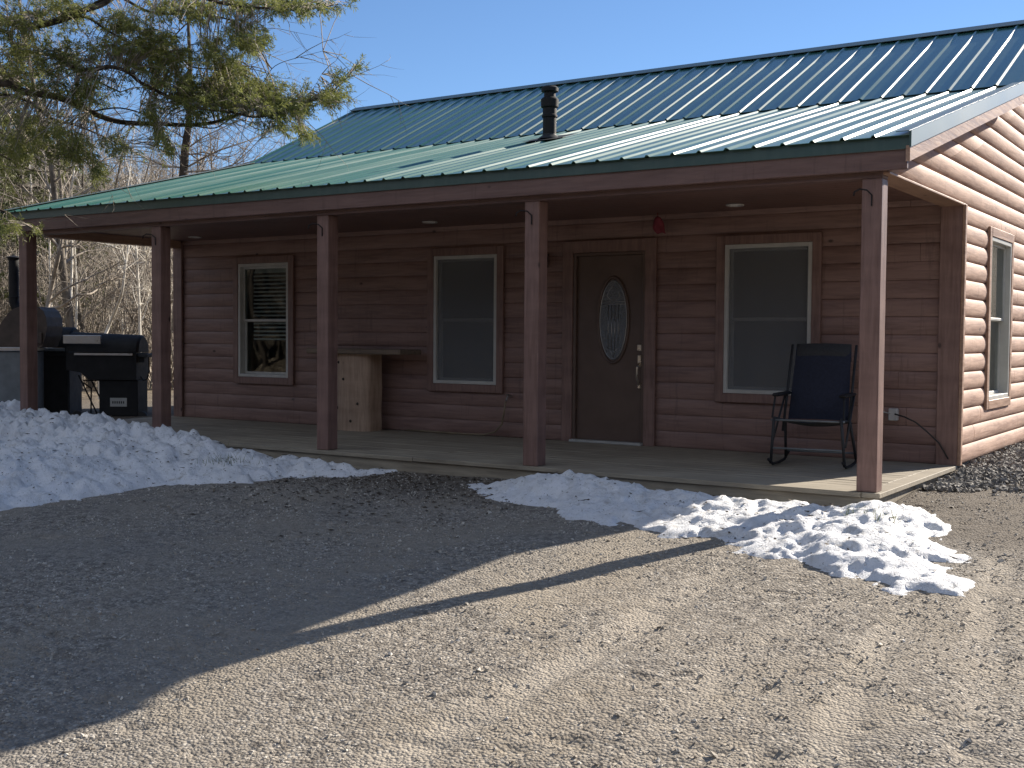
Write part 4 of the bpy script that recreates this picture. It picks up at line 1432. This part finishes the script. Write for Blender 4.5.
# a tuft of grass poking through the sunlit snow, and some in the bank
V = []; F = []
r = np.random.default_rng(6)
for cx_, cy_, nn, sp in ((0.22, -0.72, 70, 0.09), (-5.62, -1.12, 60, 0.16), (-7.0, -0.9, 60, 0.12), (-6.9, -0.3, 40, 0.1), (0.1, -0.66, 30, 0.05)):
    for _ in range(nn):
        x = cx_ + r.normal(0, sp); y = cy_ + r.normal(0, sp * 0.6)
        z = float(ground_z(x, y)) + (0.10 if cx_ > -1 else 0.17); a = r.uniform(0, 6.28); L = r.uniform(0.04, 0.1); lean = r.uniform(0.02, 0.09)
        c, s = math.cos(a), math.sin(a); b = len(V)
        V += [(x - s * 0.003, y + c * 0.003, z), (x + s * 0.003, y - c * 0.003, z), (x + c * lean, y + s * lean, z + L)]
        F.append((b, b + 1, b + 2))
tag(mesh_np('grass_tufts', np.array(V), np.array(F), M['grass']), kind='stuff')


# ------------------------------------------------------------------ trees
def branch(mb_, p, d, L, r0, depth, rnd, n=5, droop=0.0, spread=0.7, kids=5, up=0.25, wob=0.16):
    pts = [Vector(p)]; d = Vector(d).normalized(); seg = L / n
    rad = [r0]
    for i in range(n):
        d = (d + Vector((rnd.gauss(0, wob), rnd.gauss(0, wob), rnd.gauss(0, wob * 0.7) + up * 0.12 - droop * 0.1))).normalized()
        pts.append(pts[-1] + d * seg); rad.append(r0 * (1 - (i + 1) / n * 0.82))
    mb_.tube(pts, rad, 3 if r0 < 0.02 else (4 if r0 < 0.04 else 7), False)
    if depth > 0:
        for k in range(kids):
            t = rnd.uniform(0.25, 0.98) * n; i = min(n - 1, int(t)); q = pts[i].lerp(pts[i + 1], t - i)
            dd = (pts[i + 1] - pts[i]).normalized()
            a = dd.orthogonal().normalized(); b = dd.cross(a); ph = rnd.uniform(0, 6.283)
            nd = dd * rnd.uniform(0.4, 0.9) + (a * math.cos(ph) + b * math.sin(ph)) * spread
            branch(mb_, q, nd, L * rnd.uniform(0.35, 0.6), max(0.003, rad[i] * 0.55), depth - 1, rnd, max(3, n - 1), droop, spread, kids, up, wob)
    return pts, rad


def bare_tree_parts(height, r0, rnd, nbr=26, start=0.25, bl=0.33, kids=4, lean=0.1):
    tr = MB(); cr = MB()
    n = 9; pts = [Vector((0, 0, -0.3))]; rad = [r0 * 1.2]
    d = Vector((rnd.gauss(0, lean), rnd.gauss(0, lean), 1)).normalized()
    for i in range(n):
        d = (d + Vector((rnd.gauss(0, 0.06), rnd.gauss(0, 0.06), 0.06))).normalized()
        pts.append(pts[-1] + d * (height + 0.3) / n); rad.append(r0 * (1 - (i + 1) / n * 0.9))
    tr.tube(pts, rad, 7, False)
    for k in range(nbr):
        t = (start + (0.98 - start) * (k + rnd.random()) / nbr) * n; i = min(n - 1, int(t)); q = pts[i].lerp(pts[i + 1], t - i)
        ph = rnd.uniform(0, 6.283)
        nd = Vector((math.cos(ph), math.sin(ph), rnd.uniform(0.25, 0.9)))
        branch(cr, q, nd, height * bl * rnd.uniform(0.5, 1.0) * (1.1 - t / n * 0.6), max(0.006, rad[i] * 0.45), 2, rnd, 5, 0, 0.7, kids)
    return tr, cr


def make_tree(name, label, cat, group, tm, cm, mats, loc):
    root = empty(name, loc, label, cat, group)
    lmk('trunk', mats[0], root, tm, True)
    lmk('crown', mats[1], root, cm, True)
    return root


rnd = random.Random(3)
protos = []
for i in range(5):
    hgt = (6.5, 8.0, 5.0, 7.0, 9.0)[i]
    tm, cm = bare_tree_parts(hgt, (0.07, 0.10, 0.045, 0.06, 0.12)[i], rnd, (26, 30, 18, 22, 28)[i], (0.2, 0.3, 0.12, 0.25, 0.35)[i])
    mats = ((M['bark'], M['twig']), (M['bark'], M['twig']), (M['birch'], M['twig']), (M['birch'], M['twig']), (M['bark_dark'], M['twig']))[i]
    protos.append((tm, cm, mats))
labels = ['leafless grey-barked tree in the woods beyond the porch end', 'leafless grey-barked tree in the woods beyond the porch end',
          'thin pale-barked leafless sapling in the woods beyond the porch end', 'thin pale-barked leafless sapling in the woods beyond the porch end',
          'dark-trunked leafless tree in the woods beyond the porch end']
groups = ['grey leafless trees in the woods', 'grey leafless trees in the woods', 'pale leafless saplings in the woods', 'pale leafless saplings in the woods', 'dark-trunked leafless trees in the woods']
names = ['bare_tree', 'bare_tree', 'sapling', 'sapling', 'dark_tree']
first = [None] * 5
spots = []
for k in range(74):
    u = rnd.uniform(-150, 150); dp = 24 + 46 * rnd.random() ** 1.3
    spots.append((u, dp))
for k in range(22):
    spots.append((rnd.uniform(150, 420), rnd.uniform(62, 85)))
for (u, dp) in spots:
    q = pix(u, 318, dp); i = rnd.randrange(5)
    if u > 110 and dp < 62: i = 2 if rnd.random() < 0.5 else 0
    loc = (q[0], q[1], gz(q[0], q[1]))
    if first[i] is None:
        tm, cm, mats = protos[i]
        first[i] = make_tree(names[i], labels[i], 'tree', groups[i], tm, cm, mats, loc); o = first[i]
    else:
        o = copy_tree(first[i]); o.location = loc
    zone = ('standing left of the leftmost porch post' if u < 25 else 'seen between the two leftmost porch posts' if u < 155 else 'just showing above the left part of the roof')
    o['label'] = ('leafless grey-barked tree', 'leafless grey-barked tree', 'thin pale leafless sapling', 'thin pale leafless sapling', 'dark-trunked leafless tree')[i] + ' in the woods, ' + zone
    o['group'] = groups[i] + ', ' + zone
    s = rnd.uniform(0.7, 1.15) * (0.75 if u > 110 and dp < 62 else 1.0)
    o.scale = (s, s, s); o.rotation_euler = (0, 0, rnd.uniform(0, 6.28))

# traced pale saplings in the opening between the first two posts
def traced(name, label, depth, polys, mat, cat='tree', twigs=14, seed=1):
    base = polys[0][0]
    rr = random.Random(seed)
    b0 = pix(base[0][0], base[0][1], depth); loc = (b0[0], b0[1], gz(b0[0], b0[1]))
    root = empty(name, loc, label, cat)
    tm = MB(); cm = MB()
    for j, (pl, ra, rb_) in enumerate(polys):
        pts = [Vector(pix(u, v, depth + 0.25 * math.sin(k * 1.3 + j))) for k, (u, v) in enumerate(pl)]
        if j == 0: pts = [Vector((loc[0], loc[1], loc[2] - 0.2))] + pts if pts[0].z > loc[2] + 0.05 else pts
        # smooth
        fine = []
        for i in range(len(pts) - 1):
            p0 = pts[max(i - 1, 0)]; p1 = pts[i]; p2 = pts[i + 1]; p3 = pts[min(i + 2, len(pts) - 1)]
            for t in (0, .25, .5, .75):
                fine.append(0.5 * ((2 * p1) + (-p0 + p2) * t + (2 * p0 - 5 * p1 + 4 * p2 - p3) * t * t + (-p0 + 3 * p1 - 3 * p2 + p3) * t ** 3))
        fine.append(pts[-1])
        rad = [ra + (rb_ - ra) * i / (len(fine) - 1) for i in range(len(fine))]
        (tm if j == 0 else cm).tube([p - Vector(loc) for p in fine], rad, 7, False)
        for k in range(twigs):
            i = rr.randrange(len(fine) // 3, len(fine) - 1)
            d = (fine[i + 1] - fine[i]).normalized()
            branch(cm, fine[i] - Vector(loc), d + Vector((rr.gauss(0, .7), rr.gauss(0, .7), rr.gauss(0, .5))), rr.uniform(0.3, 0.9), 0.008, 1, rr, 4, 0, 0.7, 3)
    if cm.v:
        lmk('trunk', mat, root, tm, True); lmk('crown', mat, root, cm, True)
    return root


traced('birch_tree', 'slender curving white-barked sapling rising behind the pellet grill', 21,
       [([(100, 350), (106, 333), (115, 312), (122, 292), (125, 270), (128, 250), (132, 225)], 0.035, 0.016), ([(125, 262), (121, 245), (118, 225)], 0.016, 0.008)], M['birch'], seed=2)
traced('birch_tree', 'straight thin white-barked sapling next to the second post from the left', 22,
       [([(140, 400), (140, 340), (139, 300), (137, 262), (135, 225), (136, 185)], 0.030, 0.014), ([(140, 315), (147, 300), (154, 290)], 0.012, 0.006), ([(139, 280), (146, 262), (149, 245)], 0.012, 0.006)], M['birch'], seed=3)
traced('leaning_tree', 'leaning grey tree with two pale crooked limbs reaching right behind the leftmost post', 20,
       [([(44, 330), (48, 305), (53, 280), (58, 258), (62, 238), (68, 205)], 0.045, 0.03),
        ([(48, 309), (60, 307), (68, 302), (78, 295), (90, 294), (99, 288), (104, 283)], 0.03, 0.01),
        ([(50, 301), (62, 291), (75, 284), (84, 280), (92, 276), (110, 268), (120, 262)], 0.022, 0.008),
        ([(58, 248), (68, 246), (76, 245), (82, 240), (88, 225)], 0.024, 0.01),
        ([(96, 286), (110, 280), (116, 277)], 0.012, 0.006)], M['twig'], seed=4)
traced('branch_tree', 'thin pale sapling with a crooked forked top showing above the left end of the roof', 24,
       [([(70, 330), (72, 260), (71, 215), (70, 195), (73, 178), (76, 160)], 0.03, 0.014), ([(70, 197), (80, 192), (86, 184), (90, 176)], 0.02, 0.01)], M['birch'], seed=5)


# needles: thin leaf-like faces along twigs
class Needles:
    def __init__(s): s.V = []; s.n = 0; s.F = []

    def sprig(s, p, d, L, nn, nl, wd, r):
        """p base, d direction, L twig length, nn needles of length nl"""
        d = d / np.linalg.norm(d)
        a = np.cross(d, [0.13, 0.2, 1.0]); a /= np.linalg.norm(a); b = np.cross(d, a)
        t = r.uniform(0.05, 1, nn); ph = r.uniform(0, 2 * math.pi, nn)
        side = a[None] * np.cos(ph)[:, None] + b[None] * np.sin(ph)[:, None] * 0.6
        dir_ = d[None] * r.uniform(0.35, 0.9, nn)[:, None] + side
        dir_ /= np.linalg.norm(dir_, axis=1)[:, None]
        base = p[None] + d[None] * (t * L)[:, None]
        ln = nl * r.uniform(0.6, 1.1, nn)
        w_ = np.cross(dir_, r.normal(size=(nn, 3))); w_ /= np.linalg.norm(w_, axis=1)[:, None]
        tip = base + dir_ * ln[:, None] + np.array([0, 0, -0.15])[None] * ln[:, None]
        mid = base + dir_ * (ln * 0.55)[:, None]
        s.V.append(np.stack([base, mid + w_ * wd / 2, tip, mid - w_ * wd / 2], 1).reshape(-1, 3))
        s.F.append((np.arange(nn)[:, None] * 4 + np.array([0, 1, 2, 3])[None]) + s.n); s.n += 4 * nn

    def build(s, name, mat, parent, loc):
        V_ = np.concatenate(s.V) - np.array(loc)[None]; F_ = np.concatenate(s.F)
        me = bpy.data.meshes.new(name); me.from_pydata(V_.tolist(), [], F_.tolist()); me.materials.append(mat); me.update()
        o = bpy.data.objects.new(name, me); COL.objects.link(o); o.parent = parent
        return o


# the big evergreen at the left: its trunk stands just left of the picture, limbs reach over the porch end
TD = 12.6
tb0 = pix(-175, 420, TD)
tloc = (tb0[0], tb0[1], gz(tb0[0], tb0[1]))
PT = empty('evergreen_tree', tloc, 'large evergreen whose dark limbs and yellow-green needles hang over the left end of the roof', 'tree')


def trunk_at(z):
    return Vector((tloc[0] + 0.02 * z, tloc[1], z))


tm = MB(); tm.tube([Vector((0, 0, -0.3)), Vector((0, 0, 0.4)), Vector((0.03, 0.0, 2)), Vector((0.08, 0.05, 5)), Vector((0.16, 0, 9)), Vector((0.2, 0.05, 12))], [0.30, 0.24, 0.20, 0.16, 0.1, 0.02], 12, False)
lmk('trunk', M['bark_dark'], PT, tm, True)
LIMBS = [
    ([(-175, 60), (-60, 30), (0, 22), (30, 26), (60, 20), (85, 10), (105, 3), (125, -12)], 0.055, 0.03, 0.0),
    ([(-175, 120), (-70, 92), (0, 83), (25, 92), (60, 98), (90, 112), (120, 122), (160, 124), (190, 125), (215, 122), (240, 114), (265, 108)], 0.06, 0.012, 0.2),
    ([(60, 60), (85, 70), (110, 67), (128, 72), (140, 82), (165, 95), (190, 107), (230, 112), (260, 117), (300, 105), (330, 92), (345, 80), (356, 66)], 0.032, 0.004, -0.2),
    ([(-175, 20), (-80, 30), (0, 30), (12, 42), (30, 52), (60, 57), (72, 66), (95, 80), (120, 92)], 0.035, 0.01, 0.4),
    ([(60, 20), (85, 17), (110, 32), (140, 48), (165, 55)], 0.02, 0.006, 0.0),
    ([(140, 38), (172, 46), (192, 67), (230, 68), (252, 66)], 0.014, 0.005, 0.3),
    ([(-175, 150), (-60, 100), (0, 95), (30, 102), (50, 118), (75, 125), (100, 135), (125, 147)], 0.035, 0.006, 0.5),
    ([(30, 102), (50, 118), (70, 135), (85, 155), (95, 180), (100, 192)], 0.016, 0.004, 0.45),
    ([(-175, -60), (60, -40), (150, -15), (190, -6), (230, 5), (265, 8), (300, 10), (340, 4)], 0.04, 0.004, -0.3),
    ([(85, 10), (115, -4), (150, 12), (200, 15), (235, 22), (250, 42)], 0.025, 0.005, 0.1),
    ([(-175, 210), (-70, 190), (0, 210), (12, 216), (23, 222), (34, 227), (40, 231)], 0.02, 0.005, 0.3),
    ([(-175, -20), (-60, -10), (20, -20), (60, -8), (100, -25)], 0.04, 0.01, 0.3),
    ([(90, 112), (120, 108), (150, 118), (162, 140), (175, 155)], 0.012, 0.003, 0.2),
    ([(0, 155), (20, 152), (36, 153)], 0.012, 0.004, 0.6),
    ([(-175, 240), (-100, 150), (-40, 145), (0, 155), (25, 168), (45, 172)], 0.03, 0.005, 0.7),
    ([(215, 122), (238, 112), (262, 84), (275, 66), (300, 57), (323, 51)], 0.008, 0.002, 0.1),
    ([(300, 100), (312, 90), (322, 74)], 0.004, 0.0015, 0.1),
    ([(190, 125), (215, 128), (235, 118), (262, 130), (290, 118)], 0.01, 0.003, 0.5),
    ([(165, 50), (180, 30), (205, 10), (235, -5)], 0.012, 0.004, 0.5),
]
cm = MB(); limb_pts = []
for li, (pl, ra, rb_, dz) in enumerate(LIMBS):
    pts = [Vector(pix(u, v, TD + dz + 0.12 * math.sin(k * 1.1 + li))) for k, (u, v) in enumerate(pl)]
    if pl[0][0] == -175: pts[0] = Vector((tloc[0] + 0.1, tloc[1], pts[0].z))
    fine = []
    for i in range(len(pts) - 1):
        p0 = pts[max(i - 1, 0)]; p1 = pts[i]; p2 = pts[i + 1]; p3 = pts[min(i + 2, len(pts) - 1)]
        for t in (0, .2, .4, .6, .8):
            fine.append(0.5 * ((2 * p1) + (-p0 + p2) * t + (2 * p0 - 5 * p1 + 4 * p2 - p3) * t * t + (-p0 + 3 * p1 - 3 * p2 + p3) * t ** 3))
    fine.append(pts[-1])
    rad = [(ra + (rb_ - ra) * i / (len(fine) - 1)) * 0.85 for i in range(len(fine))]
    cm.tube([p - Vector(tloc) for p in fine], rad, 7, False)
    limb_pts += [tuple(p) for p in fine]
LP = np.array(limb_pts)
r = np.random.default_rng(21)
# clusters of foliage: centre, half-size (photo pixels), sprigs, direction of growth, droop
BL = [(55, 62, 48, 26, 240, 0.3), (30, 15, 45, 18, 200, 0.2), (80, 95, 30, 14, 70, 0.3), (75, 78, 20, 14, 90, 0.4), (15, 50, 25, 40, 160, 0.4), (35, 130, 42, 18, 170, 0.4),
      (72, 145, 14, 18, 90, 0.9), (93, 168, 6, 12, 45, 1.0), (112, 143, 14, 7, 60, 0.3), (20, 150, 24, 10, 80, 0.4), (31, 229, 7, 4, 34, 0.2), (3, 223, 6, 5, 26, 0.3), (16, 224, 6, 3, 10, 0.2),
      (145, 45, 34, 22, 230, 0.3), (120, 22, 24, 14, 110, 0.2), (168, 72, 30, 22, 230, 0.3), (190, 90, 30, 16, 300, 0.2), (150, 60, 40, 26, 120, 0.3), (225, 96, 26, 16, 250, 0.1),
      (255, 92, 20, 10, 130, 0.0), (268, 106, 30, 10, 240, 0.1), (300, 103, 22, 9, 170, -0.1), (322, 97, 14, 7, 90, -0.2), (338, 92, 10, 6, 40, -0.3), (347, 82, 6, 6, 22, -0.6), (354, 70, 4, 6, 12, -0.8),
      (335, 84, 5, 7, 18, -0.8), (205, 50, 22, 22, 160, 0.2), (240, 30, 16, 16, 120, 0.4), (252, 44, 10, 8, 60, 0.2), (228, 68, 20, 8, 90, 0.1), (195, 8, 26, 10, 110, 0.2), (235, 4, 16, 7, 50, 0.2),
      (275, 5, 20, 6, 90, 0.3), (305, 6, 18, 6, 90, 0.3), (332, 3, 12, 5, 45, 0.3), (150, 108, 8, 12, 60, 0.9), (158, 125, 8, 9, 40, 0.9), (165, 145, 6, 8, 22, 0.9), (190, 112, 16, 5, 60, 0.2),
      (285, 122, 18, 5, 60, 0.5), (300, 130, 9, 4, 18, 0.5), (70, 8, 20, 8, 60, 0.2), (160, 6, 16, 8, 60, 0.2), (105, 50, 16, 8, 50, 0.4),
      (-60, 40, 50, 40, 160, 0.3), (-70, 110, 45, 35, 160, 0.4), (-80, 180, 30, 20, 60, 0.5), (60, -45, 90, 30, 160, 0.3), (200, -30, 70, 18, 90, 0.2), (-120, -40, 60, 60, 120, 0.3), (-110, 200, 40, 40, 70, 0.5)]
ND = Needles()
tw = MB()
for bi, (u0, v0, du, dv, cnt, dr_) in enumerate(BL):
    cnt = int(cnt * 1.25)
    for k in range(cnt):
        uu = u0 + r.normal(0, 0.55) * du; vv = v0 + r.normal(0, 0.55) * dv
        if vnoise(np.array([uu / 13.0]), np.array([vv / 9.0]), 5)[0] < 0.33: continue
        p = pix(uu, vv, TD + r.normal(0, 0.35))
        j = np.argmin(((LP - p[None]) ** 2).sum(1)); q = LP[j]
        dist = np.linalg.norm(p - q)
        g = (p - q) / (dist + 1e-6)
        d = g * 0.5 + np.array([0.45, 0.2, 0.0]) * (1.0 if u0 > 0 else 0.3) + np.array([0, 0, -dr_ * 0.8]) + r.normal(0, 0.35, 3)
        d = d / np.linalg.norm(d)
        L = r.uniform(0.08, 0.2)
        ND.sprig(p, d, L, int(r.uniform(16, 30)), 0.06, 0.0085, r)
        if r.random() < 0.5 and dist > 0.02:
            mid = (p + q) / 2 + np.array([0, 0, 0.06 * dist])
            base = q if dist < 0.7 else p + (q - p) * 0.6 / dist
            tw.tube([Vector(base) - Vector(tloc), Vector((base + p) / 2 + np.array([0, 0, 0.04])) - Vector(tloc), Vector(p) - Vector(tloc), Vector(p + d * L) - Vector(tloc)], [0.006, 0.005, 0.003, 0.0015], 3, False)
# bare dead twigs between the limbs
rr = random.Random(9)
for k in range(120):
    j = rr.randrange(len(LP)); q = Vector(LP[j]) - Vector(tloc)
    branch(tw, q, (rr.uniform(0.0, 1), rr.uniform(-0.3, 0.6), rr.gauss(-0.1, 0.5)), rr.uniform(0.25, 0.9), 0.006, 1, rr, 4, 0.3, 0.7, 3)
limbs_o = lmk('limb', M['bark_dark'], PT, cm, True)
lmk('twigs', M['twig'], limbs_o, tw, True)
ND.build('foliage', M['needle'], PT, tloc)

# dark upright trunk with spreading bare boughs behind the left roof
td = 25.0
b0 = pix(183, 300, td); bl_ = (b0[0], b0[1], gz(b0[0], b0[1]))
DT = empty('dark_bare_tree', bl_, 'tall dark trunk with wide bare boughs standing behind the left part of the roof', 'tree')
tp = [(183, 330), (183, 240), (183, 180), (185, 150), (188, 128), (190, 105), (190, 60), (188, 20), (190, -20)]
pts = [Vector((0, 0, -0.3))] + [Vector(pix(u, v, td)) - Vector(bl_) for u, v in tp]
tm = MB(); tm.tube(pts, [0.13, 0.12, 0.11, 0.095, 0.085, 0.07, 0.05, 0.045, 0.03, 0.01], 9, False)
lmk('trunk', M['bark_dark'], DT, tm, True)
cm = MB(); rr = random.Random(12)
for (pl, ra) in (([(184, 168), (165, 166), (150, 160), (130, 150)], 0.022), ([(186, 168), (200, 160), (220, 150), (250, 140), (270, 130)], 0.025), ([(188, 148), (205, 136), (235, 122)], 0.02),
                 ([(184, 172), (215, 170), (240, 165), (262, 158)], 0.022), ([(189, 126), (215, 124), (240, 115)], 0.02), ([(188, 140), (170, 130), (150, 112)], 0.014), ([(190, 100), (215, 80), (240, 60)], 0.014),
                 ([(187, 155), (205, 152), (225, 160), (245, 168)], 0.016), ([(190, 70), (170, 50), (150, 30)], 0.012), ([(185, 165), (172, 150), (160, 130)], 0.012), ([(212, 178), (211, 150), (210, 128)], 0.018), ([(200, 178), (201, 155), (199, 135)], 0.014),
                 ([(190, 112), (212, 100), (236, 96)], 0.012), ([(225, 172), (250, 150), (270, 128), (285, 110)], 0.012)):
    pp = [Vector(pix(u, v, td + rr.uniform(-0.6, 0.6))) - Vector(bl_) for u, v in pl]
    cm.tube(pp, [ra * (1 - 0.6 * i / (len(pp) - 1)) for i in range(len(pp))], 5, False)
    for k in range(13):
        i = rr.randrange(len(pp) - 1); t = rr.random(); q = pp[i].lerp(pp[i + 1], t); d = (pp[i + 1] - pp[i]).normalized()
        branch(cm, q, d + Vector((rr.gauss(0, .5), rr.gauss(0, .5), rr.gauss(0.1, .5))), rr.uniform(0.5, 1.5), 0.011, 2, rr, 4, 0, 0.65, 3)
lmk('crown', M['twig'], DT, cm, True)


# conifers in the woods
def conifer(h, rnd_, r_, nw=16):
    tm_ = MB(); tm_.tube([(0, 0, -0.3), (0, 0, h * 0.5), (0, 0, h)], [h * 0.016, h * 0.01, 0.01], 7, False)
    nd = Needles(); bm_ = MB()
    for k in range(nw):
        z_ = h * (0.18 + 0.8 * k / nw); L = h * 0.26 * (1 - k / nw) ** 0.8 + 0.2
        for j in range(7):
            if rnd_.random() < 0.2: continue
            a = rnd_.uniform(0, 6.28); Lb = L * rnd_.uniform(0.55, 1.1)
            d = np.array([math.cos(a), math.sin(a), -0.12])
            bm_.tube([(0, 0, z_ - 0.02), tuple(d * Lb * 0.5 + np.array([0, 0, z_ + 0.05])), tuple(d * Lb + np.array([0, 0, z_ - 0.08 * Lb]))], [0.02, 0.013, 0.005], 4, False)
            for s_ in range(int(5 + Lb * 8)):
                t = rnd_.uniform(0.25, 1.0); p = d * Lb * t + np.array([0, 0, z_ + rnd_.gauss(0, 0.05)])
                dd_ = d + np.array([rnd_.gauss(0, .6), rnd_.gauss(0, .6), rnd_.gauss(-0.25, .2)])
                nd.sprig(p, dd_, 0.35, 12, 0.16, 0.035, r_)
    return tm_, bm_, nd


r = np.random.default_rng(33); rnd = random.Random(41)
cps = []
for i in range(2):
    h = (8.5, 6.0)[i]
    tm, bm_, nd = conifer(h, rnd, r)
    cps.append((tm, bm_, nd))
cf = [None, None]
for (u, dp, i, s) in ((20, 30, 0, 1.0), (-15, 26, 0, 0.9), (60, 44, 0, 0.9), (-60, 30, 0, 1.1), (95, 38, 1, 0.9), (5, 42, 0, 1.2), (115, 50, 1, 0.9), (-110, 28, 1, 1.2), (40, 52, 0, 1.2), (-170, 33, 0, 1.2), (75, 33, 1, 0.8)):
    q = pix(u, 318, dp); loc = (q[0], q[1], gz(q[0], q[1]))
    if cf[i] is None:
        rt = empty('conifer', loc, 'green conifer standing among the leafless trees beyond the porch end', 'tree', 'conifers among the leafless trees')
        tm, bm_, nd = cps[i]
        lmk('trunk', M['bark_dark'], rt, tm, True); lmk('boughs', M['bark_dark'], rt, bm_, True); nd.build('crown', M['needle_far'], rt, (0, 0, 0))
        cf[i] = rt
    else:
        rt = copy_tree(cf[i]); rt.location = loc
    rt.scale = (s, s, s); rt.rotation_euler = (0, 0, rnd.uniform(0, 6.28))

# brush: stems and saplings nobody could count, ahead on the left and behind the camera
def brush(name, pts, seed, hmin, hmax, thin=1.0, mat=None):
    r_ = np.random.default_rng(seed)
    V_ = []; F_ = []; nb_ = 0
    def strips(P0, P1, wd0, wd1):
        nonlocal nb_
        d = P1 - P0; d /= np.linalg.norm(d, axis=1)[:, None] + 1e-9
        s1 = np.cross(d, r_.normal(size=d.shape)); s1 /= np.linalg.norm(s1, axis=1)[:, None]
        s2 = np.cross(d, s1)
        n_ = len(P0)
        ring = []
        for P_, wd in ((P0, wd0), (P1, wd1)):
            for k in range(3):
                a = 2 * math.pi * k / 3
                ring.append(P_ + (s1 * math.cos(a) + s2 * math.sin(a)) * wd[:, None])
        A = np.stack(ring, 1)
        V_.append(A.reshape(-1, 3))
        f = np.array([(0, 1, 4, 3), (1, 2, 5, 4), (2, 0, 3, 5)])
        F_.append((np.arange(n_)[:, None, None] * 6 + f[None]).reshape(-1, 4) + nb_); nb_ += 6 * n_
    P0 = pts; n_ = len(P0)
    Hh_ = r_.uniform(hmin, hmax, n_)
    lean = r_.normal(0, 0.16, (n_, 2))
    segs = 5; cur = P0.copy(); w0 = 0.006 * thin * (0.5 + Hh_)
    for s_ in range(segs):
        nx = cur + np.stack([lean[:, 0] * Hh_ / segs, lean[:, 1] * Hh_ / segs, Hh_ / segs], -1) + r_.normal(0, 0.03, (n_, 3)) * Hh_[:, None]
        strips(cur, nx, w0 * (1 - s_ / segs * 0.85), w0 * (1 - (s_ + 1) / segs * 0.85))
        for b_ in range(2 if s_ else 0):
            d = r_.normal(size=(n_, 3)); d[:, 2] = np.abs(d[:, 2]) * 0.9 + 0.1
            d /= np.linalg.norm(d, axis=1)[:, None]
            e = cur + d * (Hh_ * r_.uniform(0.12, 0.32, n_))[:, None]
            strips(cur, e, w0 * 0.42, w0 * 0.15)
            d2 = d + r_.normal(0, 0.5, (n_, 3)); m2 = (cur + e) / 2
            strips(m2, m2 + d2 * (Hh_ * 0.12)[:, None], w0 * 0.25, w0 * 0.1)
        cur = nx
    return mesh_np(name, np.concatenate(V_), np.concatenate(F_), mat or M['twig'], True)


r = np.random.default_rng(50)
U = r.uniform(-380, 200, 4200); DP = 25 + 60 * r.random(4200) ** 1.5
P_ = CAM[None] + DP[:, None] * (FWD[None] + ((U - 512) / FPX)[:, None] * RGT[None])
P_[:, 2] = ground_base(P_[:, 0], P_[:, 1])
tag(brush('underbrush', P_, 51, 1.2, 4.0), kind='stuff')
U = r.uniform(-260, 330, 3000); DP = 62 + 60 * r.random(3000)
P_ = CAM[None] + DP[:, None] * (FWD[None] + ((U - 512) / FPX)[:, None] * RGT[None])
P_[:, 2] = ground_base(P_[:, 0], P_[:, 1])
tag(brush('hillside_wood', P_, 53, 3.5, 7.5, 1.3), kind='stuff')
# woods across the drive, behind the viewer: what the windows and the roof mirror
n = 2600
A = r.uniform(math.radians(95), math.radians(345), n); R_ = r.uniform(24, 60, n)
P_ = np.stack([2 + R_ * np.cos(A), -6 + R_ * np.sin(A), np.zeros(n)], -1)
kk = P_[:, 1] < -14
kk |= (P_[:, 0] > 24)
P_ = P_[kk]
P_[:, 2] = ground_base(P_[:, 0], P_[:, 1])
tag(brush('woodland', P_, 52, 5, 12, 2.4, M['bark_dark']), kind='stuff')
